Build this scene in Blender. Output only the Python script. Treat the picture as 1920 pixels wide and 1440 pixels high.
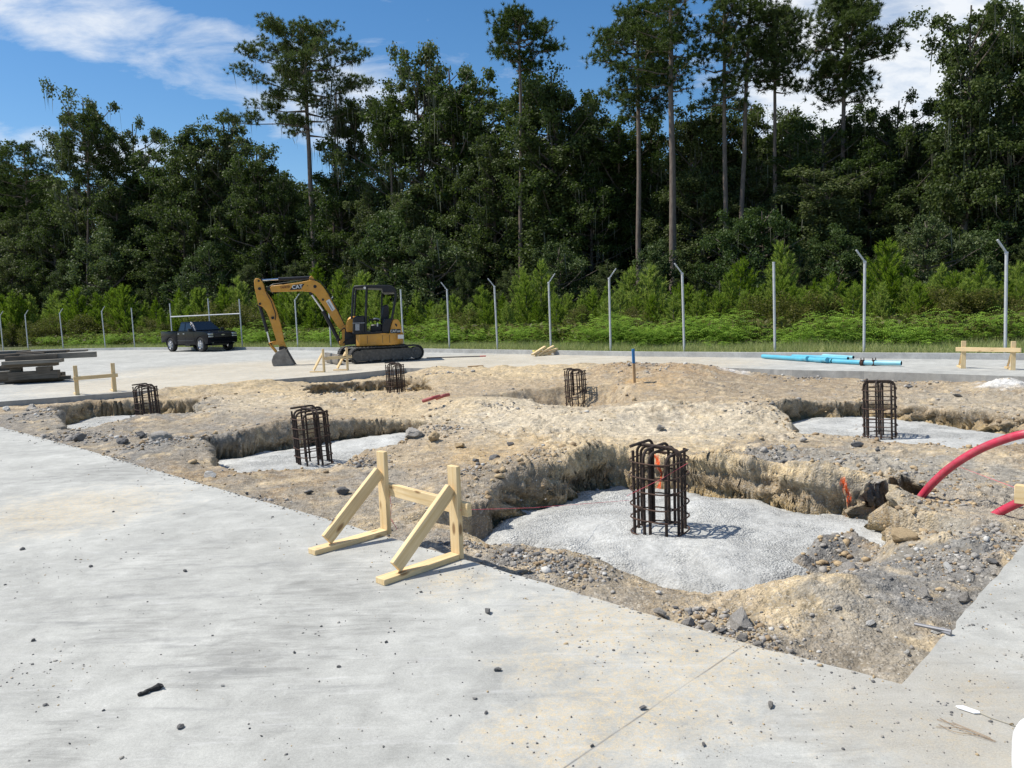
import bpy, bmesh, math, random
import numpy as np
from mathutils import Vector, Matrix
from mathutils.geometry import tessellate_polygon
random.seed(7); rng = np.random.default_rng(7)
S = bpy.context.scene; COL = S.collection
for o in list(bpy.data.objects): bpy.data.objects.remove(o)
rad = math.radians

# ---------------------------------------------------------------- camera
FPX = 1420.0; EYE = 1.6; PITCH = rad(5.5); ROLL = rad(2.1)
cF = Vector((0, math.cos(PITCH), -math.sin(PITCH)))
_u = Vector((0, math.sin(PITCH), math.cos(PITCH))); _r = Vector((1, 0, 0))
cU = _u*math.cos(ROLL) + _r*math.sin(ROLL); cR = _r*math.cos(ROLL) - _u*math.sin(ROLL)
cam_d = bpy.data.cameras.new("camera"); cam = bpy.data.objects.new("camera", cam_d); COL.objects.link(cam)
cam_d.sensor_width = 36; cam_d.lens = 36*FPX/1920; cam_d.clip_start = .05; cam_d.clip_end = 3000
M = Matrix((cR, cU, -cF)).transposed().to_4x4(); M.translation = Vector((0, 0, EYE)); cam.matrix_world = M
S.camera = cam

# ---------------------------------------------------------------- sky and sun
SUN_EL = rad(57); SUN_V = Vector((-.99*math.cos(SUN_EL), .08*math.cos(SUN_EL), math.sin(SUN_EL))).normalized()
S.view_settings.view_transform = 'Standard'; S.view_settings.look = 'None'
S.view_settings.exposure = 0.27; S.view_settings.gamma = 1
w = bpy.data.worlds.new("World"); S.world = w; w.use_nodes = True
NT = w.node_tree; NT.nodes.clear()
class NG:
    """small node graph helper"""
    def __init__(s, nt): s.nt = nt
    def n(s, typ, ins=None, **kw):
        nd = s.nt.nodes.new(typ)
        for k, v in kw.items(): setattr(nd, k, v)
        for k, v in (ins or {}).items():
            if isinstance(v, bpy.types.NodeSocket): s.nt.links.new(v, nd.inputs[k])
            else: nd.inputs[k].default_value = v
        return nd
    def m(s, op, a, b=0.0, c=0.0, clamp=False):
        nd = s.n('ShaderNodeMath', {0: a, 1: b, 2: c}, operation=op); nd.use_clamp = clamp; return nd.outputs[0]
    def ramp(s, fac, stops):
        nd = s.n('ShaderNodeValToRGB', {0: fac}); cr = nd.color_ramp
        while len(cr.elements) < len(stops): cr.elements.new(.5)
        for e, (p, c) in zip(cr.elements, stops):
            e.position = p; e.color = (c, c, c, 1) if isinstance(c, (int, float)) else (*c, 1)
        return nd.outputs[0]
    def mix(s, f, a, b, bt='MIX'):
        nd = s.n('ShaderNodeMix', data_type='RGBA', blend_type=bt)
        for k, v in ((0, f), (6, a), (7, b)):
            if isinstance(v, bpy.types.NodeSocket): s.nt.links.new(v, nd.inputs[k])
            else: nd.inputs[k].default_value = (*v, 1) if isinstance(v, tuple) and len(v) == 3 else v
        return nd.outputs[2]
    def noise(s, vec, scale, detail=4, rough=.55, dist=0.0):
        return s.n('ShaderNodeTexNoise', {'Vector': vec, 'Scale': scale, 'Detail': detail, 'Roughness': rough, 'Distortion': dist}).outputs[0]
    def scale(s, vec, xyz, rot=(0, 0, 0)):
        return s.n('ShaderNodeMapping', {'Vector': vec, 'Scale': xyz, 'Rotation': rot}).outputs[0]
g = NG(NT)
sky = g.n('ShaderNodeTexSky', sky_type='NISHITA', sun_disc=False, sun_elevation=SUN_EL,
          sun_rotation=math.atan2(SUN_V.x, SUN_V.y), air_density=1.0, dust_density=.35, ozone_density=2.2, altitude=10)
tc = g.n('ShaderNodeTexCoord').outputs['Generated']
sx = g.n('ShaderNodeSeparateXYZ', {0: tc}).outputs
yy = g.m('MAXIMUM', sx[1], .08); U_ = g.m('DIVIDE', sx[0], yy); V_ = g.m('DIVIDE', sx[2], yy)
uv = g.n('ShaderNodeCombineXYZ', {0: U_, 1: V_, 2: 0.0}).outputs[0]
# cloud band from upper left down to the right, with thinner veil on the right
def band(x0, y0, x1, y1, w0, soft):
    dx, dy = x1-x0, y1-y0; L = math.hypot(dx, dy); nx, ny = -dy/L, dx/L
    d = g.m('ADD', g.m('MULTIPLY', U_, nx), g.m('MULTIPLY_ADD', V_, ny, -(x0*nx+y0*ny)))
    wob = g.m('MULTIPLY', g.m('SUBTRACT', g.noise(g.scale(uv, (2, 4, 1)), 1.3, 3), .5), .12)
    return g.m('SUBTRACT', 1.0, g.m('SMOOTH_MAX', g.m('DIVIDE', g.m('SUBTRACT', g.m('ABSOLUTE', g.m('ADD', d, wob)), w0), soft), 0.0, .05), clamp=True)
def puv(px, py):
    d = cF*FPX + cR*(px-960) - cU*(py-720); return d.x/d.y, d.z/d.y
b1 = band(*puv(120, 20), *puv(760, 240), .035, .07)
b2 = g.m('MULTIPLY', g.n('ShaderNodeMapRange', {0: U_, 1: .22, 2: .38}, interpolation_type='SMOOTHSTEP').outputs[0], 1.34)
b3 = g.m('MULTIPLY', band(*puv(0, 262), *puv(760, 400), .010, .04), .80)
b4 = g.m('MULTIPLY', band(*puv(640, 60), *puv(1300, 150), .05, .1), .5)
mask = g.m('MAXIMUM', g.m('MAXIMUM', b1, b2), g.m('MAXIMUM', b3, b4))
cn = g.noise(g.scale(uv, (3.2, 9, 1), (0, 0, rad(14))), 2.2, 8, .62, .35)
cn2 = g.noise(g.scale(uv, (2, 4.5, 1), (0, 0, rad(14))), 1.0, 3, .5)
cl = g.m('ADD', g.m('MULTIPLY_ADD', cn, .62, g.m('MULTIPLY', cn2, .38)), g.m('MULTIPLY', g.m('SUBTRACT', mask, 1.0), .34))
cl = g.ramp(cl, [(.37, 0.0), (.46, .3), (.62, .92)])
fade = g.n('ShaderNodeMapRange', {0: sx[1], 1: -.2, 2: .3}).outputs[0]
cl = g.m('MULTIPLY', cl, fade)
hs = g.n('ShaderNodeHueSaturation', {'Hue': .5, 'Saturation': 1.30, 'Value': 1.18, 'Color': sky.outputs[0]}).outputs[0]
skyc = g.mix(cl, hs, (8.6, 8.9, 9.2, 1))
bg = g.n('ShaderNodeBackground', {'Color': skyc, 'Strength': .092})
g.n('ShaderNodeOutputWorld', {0: bg.outputs[0]})
sl = bpy.data.lights.new("sun", 'SUN'); sl.energy = 4.9; sl.angle = rad(.53); sl.color = (1, .94, .84)
so = bpy.data.objects.new("sun", sl); COL.objects.link(so); so.rotation_euler = SUN_V.to_track_quat('Z', 'Y').to_euler()
so.location = (0, 0, 60)

# ---------------------------------------------------------------- picture measurements -> world points
def ray(px, py): return cF*FPX + cR*(px-960) - cU*(py-720)
def up(px, py, z=0.0):
    d = ray(px, py); t = (z-EYE)/d.z; return Vector((d.x*t, d.y*t, z))
def wd(px, py, Y):
    d = ray(px, py); t = Y/d.y; return Vector((d.x*t, Y, EYE+d.z*t))
def pj(p):
    v = Vector(p) - Vector((0, 0, EYE)); return 960+FPX*v.dot(cR)/v.dot(cF), 720-FPX*v.dot(cU)/v.dot(cF)

# ---------------------------------------------------------------- object helpers
def tag(o, label=None, cat=None, group=None, kind=None):
    if label: o['label'] = label
    if cat: o['category'] = cat
    if group: o['group'] = group
    if kind: o['kind'] = kind
    return o
def thing(name, label, cat, loc=(0, 0, 0), rz=0.0, group=None):
    o = bpy.data.objects.new(name, None); COL.objects.link(o); o.location = loc; o.rotation_euler = (0, 0, rz)
    o.empty_display_size = .1
    return tag(o, label, cat, group)
def link(name, me, parent=None, loc=None):
    o = bpy.data.objects.new(name, me); COL.objects.link(o)
    if parent is not None: o.parent = parent
    if loc is not None: o.location = loc
    return o
def copy_tree(o, parent=None, label=None, loc=None, rz=None):
    c = o.copy(); COL.objects.link(c)
    if parent is not None: c.parent = parent
    for ch in [q for q in list(bpy.data.objects) if q.parent == o]: copy_tree(ch, c)
    if label: c['label'] = label
    if loc is not None: c.location = loc
    if rz is not None: c.rotation_euler = (0, 0, rz)
    return c
class MB:
    def __init__(s): s.v = []; s.f = []; s.mi = []; s.cur = 0
    def add(s, vs, fs):
        b = len(s.v); s.v += [tuple(v) for v in vs]; s.f += [tuple(b+i for i in f) for f in fs]; s.mi += [s.cur]*len(fs)
        return s
    def box(s, c, d, R=None):
        c = Vector(c); hx, hy, hz = d[0]/2, d[1]/2, d[2]/2
        vs = [Vector((x, y, z)) for x in (-hx, hx) for y in (-hy, hy) for z in (-hz, hz)]
        if R is not None: vs = [R @ v for v in vs]
        return s.add([v+c for v in vs], [(0, 1, 3, 2), (4, 6, 7, 5), (0, 4, 5, 1), (2, 3, 7, 6), (0, 2, 6, 4), (1, 5, 7, 3)])
    def beam(s, a, b, wy, wz, up_=(0, 0, 1)):
        """box from a to b; wz along up_, wy across"""
        a = Vector(a); b = Vector(b); x = (b-a).normalized(); u = Vector(up_); y = u.cross(x)
        if y.length < 1e-6: y = Vector((0, 1, 0)).cross(x)
        y.normalize(); z = x.cross(y)
        return s.box((a+b)/2, ((b-a).length, wy, wz), Matrix((x, y, z)).transposed())
    def tube(s, pts, r, n=8, cap=True):
        pts = [Vector(p) for p in pts]; k = len(pts); rs = r if isinstance(r, (list, tuple)) else [r]*k
        t0 = (pts[1]-pts[0]).normalized(); nn = t0.orthogonal().normalized(); vs = []; fs = []
        for i, p in enumerate(pts):
            t = (pts[min(i+1, k-1)]-pts[max(i-1, 0)]).normalized()
            nn = (nn - t*nn.dot(t)).normalized(); bb = t.cross(nn)
            for j in range(n):
                a = 2*math.pi*j/n; vs.append(p+(nn*math.cos(a)+bb*math.sin(a))*rs[i])
        for i in range(k-1):
            for j in range(n):
                fs.append((i*n+j, i*n+(j+1) % n, (i+1)*n+(j+1) % n, (i+1)*n+j))
        if cap: fs += [tuple(range(n-1, -1, -1)), tuple((k-1)*n+j for j in range(n))]
        return s.add(vs, fs)
    def cyl(s, a, b, r, n=20): return s.tube([a, b], r, n)
    def prism(s, pts, y0, y1, O=None, X=None, Z=None, Y=None):
        """outline pts (x,z) extruded y0..y1"""
        O = O or Vector(); X = X or Vector((1, 0, 0)); Z = Z or Vector((0, 0, 1)); Y = Y or Vector((0, 1, 0))
        n = len(pts); vs = [O+X*p[0]+Z*p[1]+Y*y0 for p in pts]+[O+X*p[0]+Z*p[1]+Y*y1 for p in pts]
        tri = tessellate_polygon([[Vector((p[0], p[1], 0)) for p in pts]])
        fs = [tuple(t) for t in tri]+[tuple(n+i for i in reversed(t)) for t in tri]
        fs += [(i, (i+1) % n, n+(i+1) % n, n+i) for i in range(n)]
        return s.add(vs, fs)
    def mesh(s, name, mats, smooth=False, bevel=0, seg=2, weld=True):
        me = bpy.data.meshes.new(name); me.from_pydata(s.v, [], s.f); me.update()
        for m_ in (mats if isinstance(mats, (list, tuple)) else [mats]): me.materials.append(m_)
        me.polygons.foreach_set('material_index', s.mi)
        bm = bmesh.new(); bm.from_mesh(me)
        if weld: bmesh.ops.remove_doubles(bm, verts=bm.verts, dist=1e-5)
        bmesh.ops.recalc_face_normals(bm, faces=bm.faces)
        if bevel:
            es = [e for e in bm.edges if len(e.link_faces) == 2 and e.calc_face_angle(0) > rad(28)]
            bmesh.ops.bevel(bm, geom=es, offset=bevel, segments=seg, profile=.6, affect='EDGES', clamp_overlap=True)
        bm.to_mesh(me); bm.free()
        if smooth or bevel:
            me.polygons.foreach_set('use_smooth', [True]*len(me.polygons))
            try: me.set_sharp_from_angle(angle=rad(38))
            except Exception: pass
        return me
    def build(s, name, mats, parent=None, **kw): return link(name, s.mesh(name, mats, **kw), parent)
def text_mesh(txt, size, extrude, mat, name):
    c = bpy.data.curves.new(name, 'FONT'); c.body = txt; c.size = size; c.extrude = extrude; c.align_x = 'CENTER'; c.align_y = 'CENTER'
    c.offset = size*.018
    o = bpy.data.objects.new(name, c); COL.objects.link(o); bpy.context.view_layer.update()
    me = bpy.data.meshes.new_from_object(o.evaluated_get(bpy.context.evaluated_depsgraph_get()))
    bpy.data.objects.remove(o); me.name = name; me.materials.clear(); me.materials.append(mat); return me
def catmull(P, n=8):
    P = [Vector(p) for p in P]; Q = [P[0]*2-P[1]]+P+[P[-1]*2-P[-2]]; out = []
    for i in range(1, len(Q)-2):
        for k in range(n):
            t = k/n; a, b, c, d = Q[i-1], Q[i], Q[i+1], Q[i+2]
            out.append(.5*((2*b)+(c-a)*t+(2*a-5*b+4*c-d)*t*t+(3*b-a-3*c+d)*t**3))
    out.append(P[-1]); return out

# ---------------------------------------------------------------- materials
def newmat(name):
    m = bpy.data.materials.new(name); m.use_nodes = True; nt = m.node_tree; nt.nodes.clear(); g = NG(nt)
    out = g.n('ShaderNodeOutputMaterial'); b = g.n('ShaderNodeBsdfPrincipled'); nt.links.new(b.outputs[0], out.inputs[0])
    return m, g, b, out
def setin(g, b, **kw):
    for k, v in kw.items():
        k = k.replace('_', ' ')
        if isinstance(v, bpy.types.NodeSocket): g.nt.links.new(v, b.inputs[k])
        else: b.inputs[k].default_value = (*v, 1) if isinstance(v, tuple) and len(v) == 3 else v
def mat(name, col, rough=.6, metal=0.0, var=.15, scale=6.0, col2=None, bump=.0, bscale=60., spec=.5, coat=0.0, stretch=(1, 1, 1), dust=0.0):
    m, g, b, out = newmat(name); tc = g.n('ShaderNodeTexCoord').outputs['Object']
    n1 = g.noise(g.scale(tc, stretch), scale, 6, .6)
    c2 = col2 or tuple(x*(1-var) for x in col); c1 = col if col2 else tuple(min(1, x*(1+var)) for x in col)
    c = g.mix(g.ramp(n1, [(.35, 0.0), (.65, 1.0)]), c2, c1)
    if dust:
        dn = g.noise(tc, scale*2.3, 8, .7); c = g.mix(g.m('MULTIPLY', g.ramp(dn, [(.45, 0.0), (.75, 1.0)]), dust), c, (.36, .33, .28))
    setin(g, b, Base_Color=c, Metallic=metal, Specular_IOR_Level=spec, Coat_Weight=coat)
    rn = g.noise(tc, scale*3, 3); setin(g, b, Roughness=g.m('MULTIPLY_ADD', rn, .2, rough-.1))
    if bump:
        bn = g.noise(g.scale(tc, stretch), bscale, 4, .6)
        bp = g.n('ShaderNodeBump', {'Strength': bump, 'Distance': .01, 'Height': bn}); setin(g, b, Normal=bp.outputs[0])
    return m
def leafmat(name, c_dark, c_light, trans=.35, hue=.03, rough=.55):
    """leaf colour varies leaf by leaf (attribute 'var') and plant by plant"""
    m, g, b, out = newmat(name)
    a = g.n('ShaderNodeAttribute', attribute_name='var').outputs['Fac']
    oi = g.n('ShaderNodeObjectInfo').outputs['Random']
    c = g.mix(a, c_dark, c_light)
    c = g.n('ShaderNodeHueSaturation', {'Hue': g.m('MULTIPLY_ADD', oi, -hue, .5+hue/2), 'Saturation': g.m('MULTIPLY_ADD', oi, -.2, 1.08), 'Value': g.m('MULTIPLY_ADD', oi, .5, .75), 'Color': c}).outputs[0]
    setin(g, b, Base_Color=c, Roughness=rough, Specular_IOR_Level=.16)
    t = g.n('ShaderNodeBsdfTranslucent', {'Color': g.mix(.5, c, (.12, .2, .02), 'ADD')})
    mx = g.n('ShaderNodeMixShader', {0: trans, 1: b.outputs[0], 2: t.outputs[0]})
    g.nt.links.new(mx.outputs[0], out.inputs[0]); return m

# --- numpy noise
def _hash(ix, iy, k):
    h = (ix.astype(np.int64)*374761393 + iy.astype(np.int64)*668265263 + k*974634777) & 0xffffffff
    h = ((h ^ (h >> 13))*1274126177) & 0xffffffff; return ((h ^ (h >> 16)) & 0xffff)/65535.0
def vnoise(x, y, k=0):
    ix = np.floor(x); iy = np.floor(y); fx = x-ix; fy = y-iy; ux = fx*fx*fx*(fx*(fx*6-15)+10); uy = fy*fy*fy*(fy*(fy*6-15)+10)
    out = 0
    for dx in (0, 1):
        for dy in (0, 1):
            h = _hash(ix+dx, iy+dy, k)*2*math.pi
            d = np.cos(h)*(fx-dx)+np.sin(h)*(fy-dy)
            out = out + d*(ux if dx else 1-ux)*(uy if dy else 1-uy)
    return out*1.4
def fbm(x, y, k=0, octv=4, gain=.5):
    r = 0; a = 1; f = 1
    for i in range(octv): r = r+a*vnoise(x*f+i*17.3, y*f-i*9.1, k+i*5); a *= gain; f *= 2.03
    return r
def worley(x, y, k=0):
    """distance to nearest cell point, and cell id value"""
    ix = np.floor(x); iy = np.floor(y); best = np.full(x.shape, 9.); idv = np.zeros(x.shape)
    for dx in (-1, 0, 1):
        for dy in (-1, 0, 1):
            cx = ix+dx; cy = iy+dy; px = cx+_hash(cx, cy, k); py = cy+_hash(cx, cy, k+31)
            d = np.hypot(px-x, py-y); m = d < best; best = np.where(m, d, best); idv = np.where(m, _hash(cx, cy, k+77), idv)
    return best, idv
def sstep(a, b, x): t = np.clip((x-a)/(b-a), 0, 1); return t*t*(3-2*t)
def poly_sd(P, x, y):
    """signed distance (+ inside), index of nearest edge, outward direction"""
    n = len(P); best = np.full(x.shape, 1e9); bi = np.zeros(x.shape, int); ins = np.zeros(x.shape, bool); gx = np.zeros(x.shape); gy = np.zeros(x.shape)
    for i in range(n):
        ax, ay = P[i][0], P[i][1]; bx, by = P[(i+1) % n][0], P[(i+1) % n][1]; ex, ey = bx-ax, by-ay
        t = np.clip(((x-ax)*ex+(y-ay)*ey)/(ex*ex+ey*ey), 0, 1); qx = x-ax-t*ex; qy = y-ay-t*ey; d = np.hypot(qx, qy)
        m = d < best; best = np.where(m, d, best); bi = np.where(m, i, bi); gx = np.where(m, qx, gx); gy = np.where(m, qy, gy)
        c = ((ay > y) != (by > y)) & (x < (bx-ax)*(y-ay)/((by-ay) if by != ay else 1e-9)+ax); ins ^= c
    s = np.where(ins, best, -best); sg = np.where(ins, -1, 1)/np.maximum(best, 1e-6)
    return s, bi, gx*sg, gy*sg
def npmesh(name, V, F, mats, smooth=False, attrs=None, cols=None):
    me = bpy.data.meshes.new(name); k = F.shape[1]
    me.vertices.add(len(V)); me.vertices.foreach_set('co', np.ascontiguousarray(V, dtype=np.float32).ravel())
    me.loops.add(F.size); me.loops.foreach_set('vertex_index', np.ascontiguousarray(F, dtype=np.int32).ravel())
    me.polygons.add(len(F)); me.polygons.foreach_set('loop_start', np.arange(0, F.size, k, dtype=np.int32))
    if smooth: me.polygons.foreach_set('use_smooth', np.ones(len(F), bool))
    me.update(calc_edges=True)
    for m_ in (mats if isinstance(mats, (list, tuple)) else [mats]): me.materials.append(m_)
    for nm, a in (attrs or {}).items():
        at = me.attributes.new(nm, 'FLOAT', 'POINT'); at.data.foreach_set('value', np.ascontiguousarray(a, dtype=np.float32))
    for nm, a in (cols or {}).items():
        at = me.attributes.new(nm, 'FLOAT_COLOR', 'POINT'); at.data.foreach_set('color', np.ascontiguousarray(np.c_[a, np.ones(len(a))], dtype=np.float32).ravel())
    return me
# ================================================================ THE SETTING
# ---- dirt field outline (where the slab has been cut away)
NEAR = [up(0, 800), up(150, 840), up(430, 922), up(620, 975), up(980, 1081), up(1403, 1207), up(1690, 1283)]
DIRT = [Vector((-12.6, 16.3, 0))]+NEAR+[up(1920, 1020), Vector((12.2, 13.4, 0)), up(1920, 706), up(1620, 696), up(1500, 694), up(1340, 689),
        up(1180, 683), up(960, 689), up(860, 691), up(760, 690), up(640, 702), up(500, 713), up(400, 722), up(335, 727), up(180, 740), up(0, 753)]
DP = [(p.x, p.y) for p in DIRT]
def HP(lst): return [tuple(up(*q)[:2]) for q in lst]
ZC = -.42
HOLES = [  # bottom outlines: (px, py, z)
 dict(lv=ZC, p=HP([(985,960,ZC),(1080,935,ZC),(1170,913,ZC),(1300,926,ZC),(1480,954,ZC),(1655,984,ZC),(1650,1020,ZC),(1560,1030,ZC),(1490,1070,ZC),(1345,1104,ZC),(1230,1064,ZC),(1060,1030,ZC),(935,998,ZC)])),
 dict(lv=-.38, p=HP([(392,868,-.36),(470,856,-.36),(560,844,-.36),(690,820,-.36),(770,816,-.36),(800,826,-.36),(750,846,-.34),(660,862,-.3),(590,896,-.3),(490,902,-.3),(430,892,-.3)])),
 dict(lv=-.5, p=HP([(110,800,-.45),(180,782,-.45),(290,776,-.45),(368,776,-.45),(372,790,-.3),(260,797,-.25),(150,812,-.22)])),
 dict(lv=-.34, p=HP([(580,735,-.35),(650,728,-.35),(750,722,-.35),(800,727,-.3),(800,738,-.25),(640,742,-.25),(590,742,-.25)])),
 dict(lv=-.44, p=HP([(940,766,-.42),(1010,754,-.42),(1080,750,-.42),(1135,752,-.4),(1150,762,-.3),(1050,770,-.25)]), w=.38),
 dict(lv=ZC, p=HP([(1455,800,ZC),(1530,784,ZC),(1620,780,ZC),(1720,792,ZC),(1840,808,ZC),(1960,822,ZC),(2000,850,-.3),(1900,838,-.22),(1790,836,-.2),(1690,824,-.2),(1610,816,-.2),(1530,812,-.2)])),
 dict(lv=-.72, p=HP([(1632,990,-.5),(1640,962,-.5),(1668,950,-.5),(1712,956,-.5),(1728,985,-.5),(1700,1000,-.45),(1665,1002,-.45)]), w=.07),
]
BUMPS = [  # px,py,z,radius,amp
 (1480,872,.05,.5,.17),(1560,878,.05,.5,.2),(1640,896,.05,.35,.15),(1390,862,.0,.5,.16),(1320,858,0,.45,.14),
 (900,880,0,.6,.12),(1000,862,0,.55,.17),(1110,850,0,.5,.18),(1180,846,0,.4,.12),(820,900,0,.4,.06),
 (1850,1020,0,.35,.07),(1900,960,0,.4,.04),(1760,1000,0,.15,.02),(1575,1040,-.3,.2,.14),(1515,1050,-.35,.16,.08),
 (1540,1110,-.1,.4,.11),(1640,1120,-.1,.4,.04),(1110,1045,-.1,.3,.06),
 (300,838,0,.9,.16),(220,820,0,.8,.08),(90,770,0,1.6,.14),(200,768,0,1.2,.12),(330,760,0,1,.1),(480,800,0,.8,.10),(560,800,0,.9,.12),(440,825,0,.5,.08),
 (640,790,0,1,.06),(760,790,0,.9,.1),(850,800,0,.8,.1),
 (860,748,0,1.2,.10),(940,752,0,1.1,.14),(1010,768,0,.8,.13),(1100,778,0,.8,.09),(1220,758,0,.8,.18),(1300,765,0,.8,.08),(1160,775,0,.8,.1),
 (420,740,0,1.4,.12),(500,760,0,1.1,.1),(620,748,0,1.2,.06),(1150,700,0,1.1,.22),(1080,690,.1,.9,.14),(1240,690,.1,1.3,.24),(1320,690,.1,1.0,.18),(1300,710,0,1.2,.14),
 (1190,718,0,.5,.08),(900,700,0,1.2,.1),(820,702,0,.9,.14),(1410,765,0,.8,.12),(1500,748,0,.9,.14),(1460,760,0,.6,.08),(1690,765,0,.9,.1),(1800,775,0,1,.08),(1890,790,0,1,.06),
 (1780,870,0,.8,-.03),(1450,838,0,.9,-.04),(1890,722,-.1,.5,.16),(1300,800,0,1.5,.0)]
BW = []
for px, py, z, r_, a in BUMPS:
    q = up(px, py, z); BW.append((q.x, q.y, r_, a))
def terrain(x, y):
    """height, distance to nearest hole bottom edge, outward dir, wall-ness"""
    sd, bi, _, _ = poly_sd(DP, x, y)
    near = sstep(1.6, .0, np.abs((x+y)-4.55)/1.0)      # strip along the near slab edge is almost flush
    base = -.17 + .04*sstep(4.0, 1.0, (x*.70+y*.71)-3.3) + .05*fbm(x*.35, y*.35, 3, 3)
    
    for bx, by, r_, a in BW:
        d2 = ((x-bx)**2+(y-by)**2)/(r_*r_); m = d2 < 9
        base = base + np.where(m, a*np.exp(-d2*1.1), 0)
    wob = .15*fbm(x*1.5, y*1.5, 11, 3, .42)
    hd = np.full(x.shape, 1e3); ox = np.zeros(x.shape); oy = np.zeros(x.shape); h = base.copy(); wall = np.zeros(x.shape)
    for H in HOLES:
        P = H['p']; s, bi_, gx, gy = poly_sd(P, x, y)
        n = len(P); cx = sum(p[0] for p in P)/n; cy = sum(p[1] for p in P)/n
        ws = []
        for i in range(n):
            ex, ey = P[(i+1) % n][0]-P[i][0], P[(i+1) % n][1]-P[i][1]; mx, my = (P[i][0]+P[(i+1) % n][0])/2-cx, (P[i][1]+P[(i+1) % n][1])/2-cy
            nx, ny = ey, -ex; L = math.hypot(nx, ny); nx /= L; ny /= L
            if nx*mx+ny*my < 0: nx, ny = -nx, -ny
            vx, vy = -P[i][0], -P[i][1]; L = math.hypot(vx, vy); f = (nx*vx+ny*vy)/L
            ws.append(H.get('w', (.2 if f < .15 else (1.15 if H is HOLES[0] else .22))))
        # smooth blend of the wall width by outward direction instead of by edge, to avoid creases
        fr = (-gx*x-gy*y)/np.maximum(np.hypot(x, y), 1e-3)
        wmax = H.get('w', 1.0 if H is HOLES[0] else .3)
        wb = .11+.10*sstep(-.2, .4, fbm(x*1.3, y*1.3, 15, 2))
        wd_ = H['w']+0*x if 'w' in H else wb+(wmax-wb)*sstep(.0, .5, fr)
        o = -s + wob*.9
        t = np.clip(o/wd_, 0, 1); prof = np.where(wd_ > .6, t*t*(3-2*t), np.power(t, .75)*(1-.25*t)+.25*t*t)
        lv = H['lv']-.14
        hh = lv+(h-lv)*prof
        m = o < wd_
        h = np.where(m, np.minimum(hh, h), h)
        c = np.abs(o) < hd; hd = np.where(c, o, hd); ox = np.where(c, gx, ox); oy = np.where(c, gy, oy)
        wall = np.maximum(wall, np.where(m & (o > -.05) & (wd_ < .3), 1.0, 0))
    for px, py, r_, a in ((1585, 1038, .20, .27), (1535, 1044, .15, .24), (1500, 1056, .12, .2)):
        q = up(px, py, -.4); h = h + a*np.exp(-((x-q.x)**2+(y-q.y)**2)/(r_*r_)*1.1)*(h < -.3)
    # relief
    lump = fbm(x*2.2, y*2.2, 21, 3)
    w1, id1 = worley(x*7+lump, y*7, 41); w2, id2 = worley(x*17, y*17+lump, 51); w3, id3 = worley(x*38, y*38, 61)
    rough = sstep(-.25, .45, fbm(x*.8, y*.8, 71, 3))*(.4+.6*sstep(4.4, 6.2, x*.70+y*.71))
    ins = np.where(hd < -.05, .2, 1)
    h = h + ins*((.028*lump) + rough*(.044*(1-w1*1.25)*(id1 > .45) + .024*(1-w2*1.2)*(id2 > .35)) + .007*(1-w3)*(id3 > .35) + .006*fbm(x*14, y*14, 91, 3))
    h = h + wall*(.025*fbm(x*5, y*5, 101, 2))
    # under or over the slab edge
    lim = .012*fbm(x*3, y*3, 5, 2)-.012
    edge = sstep(.35, 0., sd)
    nearside = (x*.70+y*.71) < 5.2
    lowered = np.minimum(h, lim+sd*.35)
    h = np.where(nearside, h*(1-edge)+lowered*edge, h)
    h = np.where(~nearside & (sd < .12) & (h > -.05), h, h)
    sw = (y > 17.4)*np.maximum(sstep(-3.4, -2.2, x)*sstep(5.9, 4.9, x), .9*sstep(-9.3, -8.5, x)*sstep(-5.4, -6.6, x))
    k = sw*sstep(1.0, .05, sd)
    tgt = np.maximum(h, .035+.05*lump+.03*fbm(x*1.2, y*1.2, 7, 3)) - .16*sstep(.05, -1.3, sd)
    h = h*(1-k)+tgt*k
    out = sd < .0
    h = np.where(out & (sw < .35), np.minimum(h, -.06), h)
    return h, hd, ox, oy, wall, sd, rough, id1, id2

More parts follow.
